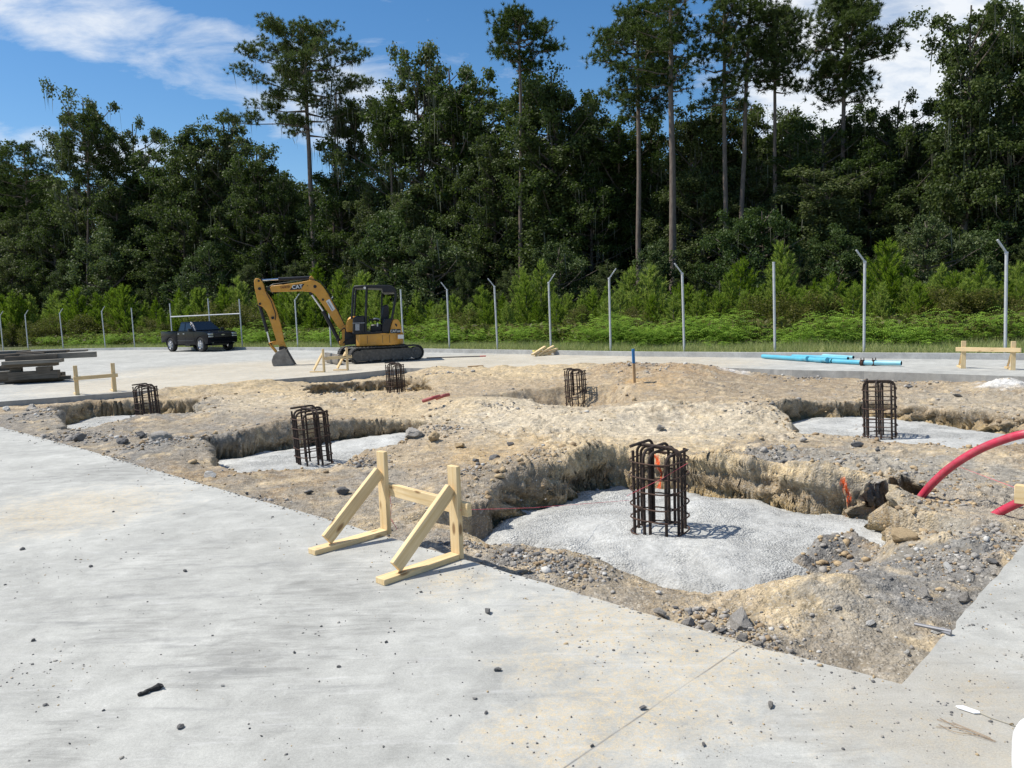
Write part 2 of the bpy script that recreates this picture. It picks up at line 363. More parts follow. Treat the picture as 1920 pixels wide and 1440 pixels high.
# ---- zone colours of the earth (albedo)
SAND = (.58, .455, .275); PALE = (.57, .49, .36); DIRTC = (.31, .235, .15); GRAV = (.215, .21, .198); GB = (.28, .245, .195); ORNG = (.50, .31, .12); WALLC = (.34, .26, .165); DARK = (.2, .18, .15); CONC = (.5, .5, .49)
BLOBS = [  # px,py,z,radius,colour,strength
 (1020,780,0,2.3,PALE,1),(1250,800,0,2.4,PALE,1),(1350,840,0,1.3,SAND,.9),(900,760,0,1.6,PALE,.9),(1150,830,0,1.5,SAND,.9),(1130,770,0,1.4,PALE,.9),(1250,765,0,1.4,PALE,1),
 (760,750,0,2.0,SAND,.6),(1520,830,0,1.1,DIRTC,.8),(1700,745,0,3,DIRTC,.5),(1500,735,0,1.6,PALE,.5),(1420,770,0,.9,PALE,.8),
 (500,745,0,2.0,PALE,.75),(420,715,0,2.5,SAND,.8),(650,715,0,2.6,SAND,.8),(960,690,0,3.0,SAND,.9),(1250,695,0,1.9,(.38,.265,.15),.95),(1100,715,0,1.3,(.42,.32,.2),.8),(1240,715,0,.8,ORNG,.8),(1190,712,0,.4,ORNG,.9),
 (1590,880,0,.5,SAND,.9),(1480,870,0,.45,SAND,.85),(1690,905,0,.5,SAND,.9),(1740,935,0,.35,SAND,.8),(1330,860,0,.5,SAND,.6),(1720,985,0,.3,SAND,1),(1790,1000,0,.25,SAND,.5),
 (1560,1090,0,.55,SAND,1),(1480,1120,0,.35,SAND,.8),(1650,1090,0,.4,SAND,.7),(1150,1050,0,.4,SAND,.6),(1250,1090,0,.3,SAND,.3),(1440,1160,0,.25,SAND,.4),
 (820,935,0,.35,SAND,.7),(650,960,0,.35,SAND,.8),(900,960,0,.3,SAND,.8),(980,900,0,.5,DIRTC,.5),(700,925,0,.6,SAND,.4),(920,985,0,.3,SAND,.7),
 (1020,1060,0,.5,GRAV,.9),(900,1030,0,.4,GRAV,.8),(820,1000,0,.3,GRAV,.7),(1180,1130,0,.4,DIRTC,.6),(1560,1180,0,.7,(.36,.32,.25),.9),(1400,1180,0,.4,(.36,.32,.25),.8),(1700,1100,0,.55,GRAV,.6),(1740,1050,0,.6,GRAV,.9),(1650,1240,0,.6,(.36,.325,.26),.9),(1200,1110,0,.5,(.37,.31,.22),.8),(1850,985,0,.5,GRAV,.9),
 (1900,1000,0,.5,GRAV,.8),(1300,1130,0,.3,GRAV,.5),(560,1000,0,.3,GRAV,.6),(500,940,0,.4,GRAV,.5),(700,985,0,.3,GRAV,.6),
 (300,835,0,1.0,GRAV,1),(240,810,0,1.2,GRAV,.8),(60,780,0,2.0,GRAV,.8),(250,765,0,1.5,GRAV,.8),(120,800,0,1.2,GRAV,.8),(430,780,0,1.0,GRAV,.55),(250,830,0,.5,DIRTC,.5),(380,860,0,.6,DIRTC,.6),
 (500,905,0,.5,DIRTC,.6),(450,800,0,.8,GRAV,.5),(860,850,0,1,DIRTC,.8),(760,880,0,.8,(.38,.33,.26),.8),(930,870,0,.7,DIRTC,.9),(600,790,0,1.0,DIRTC,.6),(800,810,0,1.0,(.40,.32,.22),.7),(1300,730,0,2.2,(.40,.31,.2),.7),(1600,725,0,2.2,(.38,.31,.22),.8),(900,715,0,1.6,(.42,.33,.22),.8),(1420,1160,0,.45,(.34,.28,.19),.9),(1200,1100,0,.45,(.34,.27,.18),.9),(1700,860,0,1.0,(.40,.35,.27),.8),(1100,1075,0,.35,(.3,.26,.2),.8),(960,830,0,.9,(.5,.36,.19),.7),(700,860,0,.5,GRAV,.5),
 (1450,835,0,.7,GRAV,.8),(1560,850,0,.7,GRAV,.6),(1640,835,0,.7,GRAV,.7),(1750,855,0,1.2,(.37,.34,.28),.8),(1880,900,0,1.2,(.37,.34,.28),.8),(1800,870,0,.8,GRAV,.4),
 (60,800,0,1.2,GB,.8),(170,835,0,.7,GB,.9),(400,835,0,.8,GB,.7),(420,905,0,.6,GB,.9),(560,950,0,.6,GB,.9),(690,930,0,.5,GB,.8),(760,990,0,.3,GB,.8),(640,900,0,.5,GB,.6),(860,910,0,.5,GB,.5),(960,890,0,.5,GB,.6),(480,790,0,.7,GB,.6),(300,790,0,1.0,GB,.7),(1150,1120,0,.35,GB,.8),(1300,1190,0,.4,GB,.6),(1480,1230,0,.5,GB,.7),(1600,1200,0,.5,GB,.7),(1750,1080,0,.4,GRAV,.7),(1800,890,0,.9,GB,.5),(1650,770,0,1.2,GB,.5),(1420,715,0,1.4,GB,.5),(1565,1044,-.35,.34,(.20,.195,.185),1),(1500,715,0,2,DIRTC,.6),(1850,740,0,1.6,(.4,.35,.27),.7),(1890,722,-.1,.55,(.68,.67,.64),1),(1380,695,0,.4,(.65,.64,.62),.8),(940,730,0,.8,GRAV,.35)]
BLW = [(*up(a, b, c)[:2], r_, col, s) for a, b, c, r_, col, s in BLOBS]
PAINT = [(up(1586, 964, -.40), .028), (up(1236, 912, -.40), .018)]
def earth_cols(x, y, h, hd, wall, id1, id2):
    xw, yw = x+wall*h*1.5, y-wall*h*1.1; n = fbm(x*1.1, y*1.1, 131, 4); n2 = fbm(xw*4, yw*4+wall*h*7, 141, 4)
    id1 = np.where(wall > 0, worley(xw*8, yw*8+h*9, 43)[1], id1); id2 = np.where(wall > 0, worley((x+y)*14, h*22+x*5, 53)[1], id2)
    c = np.zeros((len(x), 3)); c[:] = DIRTC
    t = sstep(-.1, .45, n)[:, None]; c = c*(1-t)+np.array((.44, .355, .24))*t
    for bx, by, r_, col, s in BLW:
        d = np.hypot(x-bx, (y-by)*.8)/r_+n2*.45+n*.35; k = (s*sstep(1.25, .45, d))[:, None]; c = c*(1-k)+np.array(col)*k
    # loose grey stone here and there
    gk = (sstep(.2, .6, fbm(x*2.7+5, y*2.7, 151, 4))*.35)[:, None]; c = c*(1-gk)+np.array(GRAV)*1.1*gk
    sk = (sstep(.25, .7, fbm(x*3.1-5, y*3.1, 161, 4))*.5)[:, None]; c = c*(1-sk)+np.array(SAND)*sk
    # exposed soil layers on cut walls
    lay = sstep(-.13, -.22, h+.03*n2)*sstep(.4, .1, hd); lay = (lay*wall*.85)[:, None]
    wc = np.array(WALLC)*(1+.25*np.sin(h*60+n2*3))[:, None]; yel = sstep(-.3, -.4, h)[:, None]; wc = wc*(1-yel)+np.array((.40, .29, .14))*yel
    c = c*(1-lay)+wc*lay
    tone = (1+.22*(id1-.5)+.25*(id2-.5)+.15*n2)[:, None]; c = c*tone
    for p, r_ in PAINT:
        m = (np.abs(x-p.x+.02*n2) < r_*(.8+n2)) & (np.abs(y-p.y) < .28) & (h > -.46) & (h < -.06) & (vnoise(x*40, y*40, 7) > -.45)
        c[m] = (.85, .12, .02)
    return np.clip(c, .03, .8)

NA, NR = 1150, 1050
ang = np.linspace(rad(-44), rad(47), NA); rr = 3.0*np.power(27.5/3.0, np.linspace(0, 1, NR))
A, R_ = np.meshgrid(ang, rr); X = (np.sin(A)*R_).ravel(); Y = (np.cos(A)*R_).ravel()
h, hd, ox, oy, wall, sd, rough, id1, id2 = terrain(X, Y)
cols = earth_cols(X, Y, h, hd, wall, id1, id2)
# overhanging lips and undercut walls
ov = wall*sstep(.3, .0, hd)*sstep(-.3, -.0, hd)
zr = np.clip((h+.05)/-.4, 0, 1); n3 = fbm(X*3, Y*3+h*6, 201, 3)
sh = ov*(np.where((Y < 9.5) & (X > 1.2) & (X < 3.1), .05, .18)*sstep(.25, .75, zr)*sstep(-.15, .3, n3+.12)+.075*fbm((X+Y)*3.5, h*11+X*2, 211, 3)+.035*fbm((X-Y)*9, h*26+Y*6, 213, 2) - .08*sstep(.35, .0, zr))
V = np.c_[X+ox*sh, Y+oy*sh, h]
idx = np.arange(NA*NR).reshape(NR, NA)
F = np.c_[idx[:-1, :-1].ravel(), idx[:-1, 1:].ravel(), idx[1:, 1:].ravel(), idx[1:, :-1].ravel()]
spillm = ((Y > 18.0) & (X > -9.2) & (X < 5.8))
keepv = (sd > -.25) | (spillm & (sd > -1.7)); keep = keepv[F].all(1); F = F[keep]
used = np.zeros(len(V), bool); used[F.ravel()] = True; remap = np.cumsum(used)-1
m, g, b, out = newmat("earth"); tcn = g.n('ShaderNodeTexCoord').outputs['Object']
ec = g.n('ShaderNodeAttribute', attribute_name='earth').outputs['Color']
fn = g.noise(tcn, 55, 6, .75); fn2 = g.noise(tcn, 14, 5, .6)
vor = g.n('ShaderNodeTexVoronoi', {'Vector': tcn, 'Scale': 70.0}); vcol = g.n('ShaderNodeSeparateColor', {0: vor.outputs['Color']}).outputs[0]
c = g.mix(1.0, ec, g.ramp(fn, [(.3, .62), (.7, 1.3)]), 'MULTIPLY'); c = g.mix(1.0, c, g.ramp(fn2, [(.32, .70), (.68, 1.2)]), 'MULTIPLY'); fn3 = g.noise(g.scale(tcn, (1, 1.6, 1), (0, 0, .6)), 3.2, 9, .75, .8); c = g.mix(g.ramp(fn3, [(.50, 0.0), (.66, .6)]), c, (.27, .235, .18))
c = g.mix(g.ramp(vcol, [(.84, 0.0), (.90, .5)]), c, (.24, .235, .22)); c = g.mix(g.ramp(vcol, [(.06, .35), (.1, 0.0)]), c, (.62, .58, .5))
hb = g.m('ADD', g.m('MULTIPLY_ADD', fn, .6, g.m('MULTIPLY', fn2, 2.2)), g.m('MULTIPLY', vor.outputs['Distance'], -.7))
bp = g.n('ShaderNodeBump', {'Strength': .9, 'Distance': .012, 'Height': hb}); setin(g, b, Base_Color=c, Roughness=.95, Specular_IOR_Level=.15, Normal=bp.outputs[0])
EARTH = m
dirt = link('dirt_ground', npmesh('dirt_ground', V[used], remap[F], EARTH, smooth=True, cols={'earth': cols[used]}))
tag(dirt, kind='structure')
def ground_z(x, y):
    a = terrain(np.array([x], float), np.array([y], float)); return float(a[0][0])

# ---- concrete slab around the excavated field
def joint(g, vec, c0, wd_=.004):
    """1 near the saw-cut line n.p = c0"""
    s = g.n('ShaderNodeSeparateXYZ', {0: vec}).outputs
    d = g.m('ABSOLUTE', g.m('ADD', g.m('MULTIPLY', s[0], .704), g.m('MULTIPLY_ADD', s[1], -.710, -c0)))
    return g.m('SUBTRACT', 1.0, g.m('DIVIDE', d, wd_*1.6), clamp=True)
def concrete(name, slab=False, base=(.412, .414, .388), pebbly=0.0):
    m, g, b, out = newmat(name); tc = g.n('ShaderNodeTexCoord').outputs['Object']
    big = g.noise(tc, .35, 4, .55); med = g.noise(tc, 1.7, 6, .62, .3); fine = g.noise(tc, 90, 4, .7); grit = g.noise(tc, 260, 2, .6)
    c = g.mix(g.ramp(med, [(.3, 0.0), (.7, 1.0)]), tuple(x*.84 for x in base), tuple(min(1, x*1.12) for x in base))
    c = g.mix(1.0, c, g.ramp(big, [(.3, .88), (.7, 1.1)]), 'MULTIPLY'); c = g.mix(1.0, c, g.ramp(g.noise(tc, 5.5, 8, .75, .5), [(.32, .82), (.68, 1.15)]), 'MULTIPLY')
    c = g.mix(1.0, c, g.ramp(fine, [(.25, .82), (.75, 1.14)]), 'MULTIPLY'); c = g.mix(1.0, c, g.ramp(grit, [(.3, .85), (.7, 1.12)]), 'MULTIPLY')
    hgt = g.m('ADD', g.m('MULTIPLY', fine, .5), g.m('MULTIPLY', grit, .3))
    if slab:
        sep = g.n('ShaderNodeSeparateXYZ', {0: tc}).outputs
        # trowel and tyre scuffs
        st = g.noise(g.scale(tc, (.9, 5.5, 1), (0, 0, rad(12))), 1.5, 7, .66, .5); sm = g.noise(tc, .8, 3, .5)
        sc = g.m('MULTIPLY', g.ramp(st, [(.52, 0.0), (.70, 1.0)]), g.ramp(sm, [(.40, 0.0), (.56, 1.0)]))
        c = g.mix(g.m('MULTIPLY', sc, .55), c, (.17, .175, .175))
        st2 = g.noise(g.scale(tc, (1.2, 7, 1), (0, 0, rad(12))), 2.3, 6, .7, .3)
        c = g.mix(g.m('MULTIPLY', g.ramp(st2, [(.56, 0.0), (.74, 1.0)]), .45), c, (.58, .58, .57))
        # small round mortar splashes and scratches
        sp = g.noise(g.scale(tc, (9, 3, 1), (0, 0, rad(-20))), 1.2, 9, .8); c = g.mix(g.m('MULTIPLY', g.ramp(sp, [(.62, 0.0), (.7, .7)]), .5), c, (.66, .66, .64))
        tot = None
        for px, py, r_, s_ in ((620,1105,.5,.9),(540,1185,.45,.9),(470,1225,.35,1),(700,1165,.4,.7),(420,1240,.3,1),(230,880,.9,1.0),(90,1395,.25,.9),(330,1050,.6,.6),(1000,1120,.4,.4),(240,1180,.4,.7),(500,860,.9,.4),(1560,1390,.4,.6)):
            q = up(px, py); dd = g.n('ShaderNodeVectorMath', {0: tc, 1: (q.x, q.y, 0)}, operation='DISTANCE').outputs['Value']
            k = g.m('MULTIPLY', g.m('SUBTRACT', 1.0, g.m('DIVIDE', dd, r_*1.5), clamp=True), s_); tot = k if tot is None else g.m('MAXIMUM', tot, k)
        s3 = g.noise(g.scale(tc, (1.3, 6.5, 1), (0, 0, rad(20))), 2.6, 7, .7, .8)
        c = g.mix(g.ramp(g.m('ADD', g.m('MULTIPLY', tot, .38), s3), [(.64, 0.0), (.90, .5)]), c, (.16, .16, .15))
        # drifted sand
        blobs = [(130,955,1.1,1.2),(300,850,.9,.35),(60,900,.9,.4),(560,910,.9,.35),(860,1090,.5,.9),(640,1010,.4,.3),(1060,1370,.3,1.5),(960,1380,.22,1.2),(1200,1320,.5,1.25),(1330,1230,.45,1.4),(1150,1170,.6,1.25),(1280,1160,.35,1.1),(1040,1250,.4,1.0),
                 (1450,1280,.5,.7),(1620,1350,.45,.85),(1780,1380,.3,1.0),(1100,1250,.4,.75),(1850,1310,.3,.95),
                 (500,1300,.25,.3),(450,690,4.5,1.5),(620,694,3,1.7),(700,692,3.5,1.8),(900,680,4.5,1.8),(1150,676,3.6,1.8),(1330,680,2.5,1.2),(120,735,3,.8),(330,715,4,1.5)]
        dn = g.noise(tc, 5.5, 10, .78, .6); tot = None
        for px, py, r_, s_ in blobs:
            q = up(px, py); dd = g.n('ShaderNodeVectorMath', {0: tc, 1: (q.x, q.y, 0)}, operation='DISTANCE').outputs['Value']
            k = g.m('MULTIPLY', g.m('SUBTRACT', 1.0, g.m('DIVIDE', dd, r_*1.7), clamp=True), s_); tot = k if tot is None else g.m('MAXIMUM', tot, k)
        sand = g.ramp(g.m('ADD', g.m('MULTIPLY', tot, .5), g.m('MULTIPLY', dn, .95)), [(.75, 0.0), (.96, 1.0)])
        gr2 = g.noise(tc, 150, 3, .8); gr3 = g.noise(tc, 28, 6, .85); sandg = g.m('MULTIPLY', sand, g.m('MULTIPLY', g.ramp(gr2, [(.38, .15), (.56, 1.0)]), g.ramp(gr3, [(.44, .06), (.60, 1.0)])))
        c = g.mix(g.m('MULTIPLY', sandg, .9), c, (.62, .49, .29)); hgt = g.m('ADD', hgt, g.m('MULTIPLY', g.m('MULTIPLY', sandg, gr2), 1.2))
        # dull tracked-in dirt by the lower right corner
        q = up(1800, 1340); dd = g.n('ShaderNodeVectorMath', {0: tc, 1: (q.x, q.y, 0)}, operation='DISTANCE').outputs['Value']
        k = g.ramp(g.m('ADD', g.m('MULTIPLY', g.m('SUBTRACT', 1.0, g.m('DIVIDE', dd, 1.5), clamp=True), .75), g.m('MULTIPLY', g.noise(tc, 3.4, 8, .72, .3), .8)), [(.74, 0.0), (.97, .55)])
        c = g.mix(k, c, g.mix(g.ramp(gr2, [(.35, 0.0), (.65, 1.0)]), (.25, .235, .20), (.43, .40, .34)))
        hgt = g.m('ADD', hgt, g.m('MULTIPLY', g.m('MULTIPLY', k, gr2), 1.6))
        rough_line = g.m('MULTIPLY', g.m('SUBTRACT', g.noise(tc, 12, 3), .5), .006)
        for c0 in (-1.69, -6.37, -11.1, 3.0):
            jl = joint(g, g.n('ShaderNodeVectorMath', {0: tc, 1: rough_line}, operation='ADD').outputs[0], c0); jm = g.m('MULTIPLY', jl, g.ramp(g.noise(tc, 2.5, 4), [(.4, .1), (.55, .8)]))
            c = g.mix(jm, c, (.12, .12, .12)); hgt = g.m('SUBTRACT', hgt, g.m('MULTIPLY', jl, 1.0))
    if pebbly:
        vor = g.n('ShaderNodeTexVoronoi', {'Vector': tc, 'Scale': 55.0}); vc = g.n('ShaderNodeSeparateColor', {0: vor.outputs['Color']}).outputs[0]
        wet = g.ramp(g.noise(tc, 1.1, 4, .6), [(.42, .04), (.56, 1.0)])
        c = g.mix(g.m('MULTIPLY', g.ramp(vc, [(.5, 0.0), (.75, .75)]), wet), c, (.29, .295, .285)); hgt = g.m('ADD', hgt, g.m('MULTIPLY', g.m('MULTIPLY', g.m('SUBTRACT', 1.0, vor.outputs['Distance']), wet), 2.0*pebbly))
        c = g.mix(1.0, c, g.ramp(g.noise(tc, 30, 5, .8), [(.3, .72), (.7, 1.2)]), 'MULTIPLY')
    bp = g.n('ShaderNodeBump', {'Strength': .5 if not pebbly else .9, 'Distance': .004 if not pebbly else .01, 'Height': hgt})
    setin(g, b, Base_Color=c, Roughness=.85, Specular_IOR_Level=.25, Normal=bp.outputs[0]); return m
SLABM = concrete('slab_concrete', slab=True); CONCM = concrete('kerb_concrete', base=(.42, .42, .405)); CUTM = concrete('slab_edge_concrete', base=(.36, .355, .335))
def resample(P, step, jit, seed=0):
    rs = random.Random(seed); out = []
    for i in range(len(P)):
        a, b_ = Vector(P[i]), Vector(P[(i+1) % len(P)]); n = max(1, int((b_-a).length/step)); nrm = Vector((-(b_-a).y, (b_-a).x, 0)).normalized()
        for k in range(n):
            p = a.lerp(b_, k/n); j = 0 if k == 0 else (rs.gauss(0, jit)+(rs.random() < .04)*rs.uniform(-3, 3)*jit)
            out.append(p+nrm*j)
    return out
# kerb front line (foot of the kerb), then extended beyond the frame
KL = [up(0, 661.5), up(130, 658), up(250, 656), up(450, 656), up(620, 657.5), up(760, 660), up(900, 662.5), up(1050, 665.5), up(1200, 668.5), up(1400, 670.5), up(1600, 672), up(1920, 675)]
d0 = (KL[0]-KL[2]).normalized(); d1 = (KL[-1]-KL[-3]).normalized()
KL = [KL[0]+d0*120]+KL+[KL[-1]+d1*14, KL[-1]+d1*14+Vector((6, -40, 0))]
hole = resample([p.copy() for p in DIRT], .09, .004, 3)
outer = [Vector((p.x, p.y, 0)) for p in KL]+[Vector((60, -60, 0)), Vector((-180, -60, 0))]
tri = tessellate_polygon([outer, hole]); allp = outer+hole
mb = MB(); mb.add(allp, [t for t in tri])
nO, nH = len(outer), len(hole)
mb.cur = 1; T = .36
base = len(mb.v); mb.v += [(p.x, p.y, -T) for p in hole]
for i in range(nH):
    j = (i+1) % nH; mb.f.append((nO+i, nO+j, base+j, base+i)); mb.mi.append(1)
slab = mb.build('slab', [SLABM, CUTM]); tag(slab, kind='structure')

# ---- kerb
mb = MB(); K2 = KL[:-1]
def off(P, i, d):
    a = P[max(i-1, 0)]; b_ = P[min(i+1, len(P)-1)]; t = (b_-a).normalized(); n = Vector((-t.y, t.x, 0))
    if n.y < 0: n = -n
    return P[i]+n*d
for i in range(len(K2)-1):
    a, b_ = K2[i], K2[i+1]; a2, b2 = off(K2, i, .18), off(K2, i+1, .18)
    vs = [Vector((a.x, a.y, -.02)), Vector((b_.x, b_.y, -.02)), Vector((b_.x, b_.y, .15)), Vector((a.x, a.y, .15)), Vector((a2.x, a2.y, .15)), Vector((b2.x, b2.y, .15)), Vector((b2.x, b2.y, -.02)), Vector((a2.x, a2.y, -.02))]
    mb.add(vs, [(0, 1, 2, 3), (3, 2, 5, 4), (4, 5, 6, 7)])
kerb = mb.build('kerb', CONCM); tag(kerb, kind='structure')
# ---- grass ground to the horizon beyond the kerb
m, g, b, out = newmat("grass_soil"); tcn = g.n('ShaderNodeTexCoord').outputs['Object']
n1 = g.noise(tcn, .8, 5); n2 = g.noise(tcn, 25, 4, .7)
c = g.mix(g.ramp(n1, [(.35, 0.0), (.65, 1.0)]), (.045, .06, .018), (.10, .10, .035)); c = g.mix(1.0, c, g.ramp(n2, [(.3, .6), (.7, 1.3)]), 'MULTIPLY')
setin(g, b, Base_Color=c, Roughness=.95, Normal=g.n('ShaderNodeBump', {'Strength': .8, 'Distance': .05, 'Height': n2}).outputs[0])
mb = MB(); Kb = [off(K2, i, .18) for i in range(len(K2))]
far = [p+Vector((p.x*14, p.y*14, 0)) for p in Kb]; far[0] = Vector((-1800, 200, 0)); far[-1] = Vector((1500, 60, 0))
vs = [Vector((p.x, p.y, .09)) for p in Kb]+[Vector((p.x, p.y, .09)) for p in far]; n = len(Kb)
mb.add(vs, [(i, i+1, n+i+1, n+i) for i in range(n-1)])
tag(mb.build('ground', m), kind='structure')

# ---- poured footings in the pits
PEB = concrete('footing_concrete', base=(.50, .505, .485), pebbly=1.0)
FOOT = [
 ('broad pale grey poured footing in the nearest pit around the largest rebar cage', 0, ZC),
 ('poured footing pool in the pit behind the near batter board, left of centre', 1, -.33),
 ('thin bright strip of poured concrete in the shaded far left pit', 2, -.46),
 ('whitish poured footing in the right hand pit under the rusty cage', 5, ZC)]
for lab, hi, z in FOOT:
    P = HOLES[hi]['p']; xs = [p[0] for p in P]; ys = [p[1] for p in P]; st = .03 if hi == 0 else .05
    gx = np.arange(min(xs)-.5, max(xs)+.5, st); gy = np.arange(min(ys)-1.1, max(ys)+.4, st); XX, YY = np.meshgrid(gx, gy); x = XX.ravel(); y = YY.ravel()
    s, _, _, _ = poly_sd(P, x, y)
    s2 = s+.12*fbm(x*2.1, y*2.1, 301, 4)
    z_ = z+.022*fbm(x*1.4, y*1.4, 303, 3)+.008*fbm(x*12, y*12, 305, 3)+.03*sstep(.0, .35, s)
    cw = up(1240, 1000, ZC)
    if hi == 0: z_ = z_+.05*np.exp(-((x-cw.x)**2+(y-cw.y)**2)/.5)+.035*sstep(.0, .4, fbm(x*.9+3, y*.9, 306, 3))+.006*(1-worley(x*26, y*26, 307)[0])
    n0, n1_ = XX.shape; idx = np.arange(n0*n1_).reshape(n0, n1_)
    F = np.c_[idx[:-1, :-1].ravel(), idx[:-1, 1:].ravel(), idx[1:, 1:].ravel(), idx[1:, :-1].ravel()]
    kp = (s2 > -.28)[F].all(1); F = F[kp]; us = np.zeros(len(x), bool); us[F.ravel()] = True; rm = np.cumsum(us)-1
    z_ = z_-.12*sstep(-.02, -.28, s2)
    o = link('concrete_footing', npmesh('concrete_footing', np.c_[x, y, z_][us], rm[F], PEB, smooth=True)); tag(o, lab, 'concrete footing', 'poured footings in the pits')
# ================================================================ OBJECTS ON SITE
# ---- fresh sawn lumber
def woodmat(name, c1, c2, knots=.8, rough=.65):
    m, g, b, out = newmat(name); tc = g.n('ShaderNodeTexCoord').outputs['UV']
    oi = g.n('ShaderNodeObjectInfo').outputs['Random']
    v = g.n('ShaderNodeVectorMath', {0: tc, 1: g.n('ShaderNodeCombineXYZ', {0: g.m('MULTIPLY', oi, 31.0), 1: g.m('MULTIPLY', oi, 7.0)}).outputs[0]}, operation='ADD').outputs[0]
    n1 = g.noise(g.scale(v, (1.2, 26, 1)), 2.0, 5, .6, .6); n2 = g.noise(v, 3.0, 3)
    c = g.mix(g.ramp(n1, [(.35, 0.0), (.68, 1.0)]), c1, c2); c = g.mix(1.0, c, g.ramp(n2, [(.3, .86), (.7, 1.1)]), 'MULTIPLY')
    vor = g.n('ShaderNodeTexVoronoi', {'Vector': g.scale(v, (3.2, 9, 1)), 'Scale': 1.0}); k = g.ramp(vor.outputs['Distance'], [(.09, knots), (.17, 0.0)])
    c = g.mix(k, c, (.16, .07, .02))
    setin(g, b, Base_Color=c, Roughness=rough, Specular_IOR_Level=.3, Normal=g.n('ShaderNodeBump', {'Strength': .25, 'Distance': .002, 'Height': n1}).outputs[0]); return m
PINE = woodmat('fresh_pine_lumber', (.64, .46, .23), (.79, .62, .37)); OLDW = woodmat('weathered_timber', (.075, .062, .048), (.19, .158, .122), .5, .85)
OLDW2 = woodmat('weathered_plank', (.14, .125, .105), (.27, .245, .205), .4, .85); STAKEW = woodmat('stake_wood', (.42, .26, .13), (.58, .4, .22))
def lumber(name, a, b, w, t, parent, upv, m=PINE, bevel=.003):
    """beam with end-to-end UVs in metres so the grain runs along it"""
    a = Vector(a); b = Vector(b); mb = MB(); mb.beam(a, b, w, t, upv); me = mb.mesh(name, m, bevel=bevel, seg=1)
    ax = (b-a).normalized(); u = Vector(upv); y = u.cross(ax)
    if y.length < 1e-6: y = Vector((0, 1, 0)).cross(ax)
    y.normalize(); z = ax.cross(y); uvl = me.uv_layers.new(name='UVMap')
    for p in me.polygons:
        ny = abs(p.normal.dot(y)) > abs(p.normal.dot(z))
        for li in p.loop_indices:
            q = me.vertices[me.loops[li].vertex_index].co-a; uvl.data[li].uv = (q.dot(ax), (q.dot(z) if ny else q.dot(y)))
    return link(name, me, parent)
def batter_board(label, A, B, fd, H, fl, bt, bz, side, e0, e1, feet=True, bw=.089, brace_off=.0, rise=(0, 0), z0=0.0):
    """A,B post feet; fd foot direction; bt brace top height; board height bz on side (+1 foot side, -1 far side)"""
    A = Vector((A[0], A[1], 0)); B = Vector((B[0], B[1], 0)); C = (A+B)/2; ab = (B-A).normalized(); fd = Vector((fd[0], fd[1], 0)).normalized()
    t = thing('batter_board', label, 'batter board', (C.x, C.y, z0), 0, 'wooden batter boards round the dig'); up_ = Vector((0, 0, 1))
    for i, P in enumerate((A, B)):
        P = P-C; lumber('post', P, P+up_*(H+rise[i]), .089, .038, t, fd)
        if feet: lumber('foot', P+fd*.020+up_*.019, P+fd*(.020+fl)+up_*.019, .089, .038, t, up_)
        top = P+fd*.03+up_*bt+ab*brace_off; bot = P+fd*(fl-.10)+up_*(.075 if feet else .03)+ab*brace_off
        d = (bot-top).normalized(); lumber('brace', top, bot, .038, .089, t, d.cross(ab))
    lumber('crossboard', A-C-ab*e0+fd*side*.039+up_*(bz), B-C+ab*e1+fd*side*.039+up_*(bz), .038, bw, t, up_)
    return t
pA = up(724, 1000); pB = up(858, 1046)
batter_board('pale pine batter board on the near slab edge, nearest and largest of them', pA, pB, (up(700, 1095)-pB)+(up(570, 1048)-pA), .615, .60, .47, .33, -1, .03, .10, brace_off=.0)
a = up(145.5, 741); b_ = up(215.5, 734.5)
batter_board('low pine batter board on the far left slab edge beside the dark timber stack', a, b_, (-.5, .75), .70, .55, .50, .40, -1, .06, .09, rise=(0, .0))
a = up(608, 698); b_ = up(652, 694.5)
batter_board('small pine batter board on the slab lip in front of the excavator blade', a, b_, (-.8, .25), .69, .45, .55, .41, -1, -.02, .12)
a = up(1806, 691); b_ = up(1899, 694)
batter_board('pine batter board on the rear right slab beyond the pit, with a wide top rail', a, b_, (.35, .9), .60, .5, .45, .42, -1, .16, .13, bw=.089)
# one more whose board end just enters the frame at the right edge
e = wd(1907, 922, 3.55); ed = Vector((.72, -.69, 0))
batter_board('batter board mostly outside the frame, its board end showing at the right edge', (e.x+.62*.72, e.y-.62*.69), (e.x+1.3*.72, e.y-1.3*.69), (.69, .72), .80, .55, .6, e.z, -1, .62, .10)

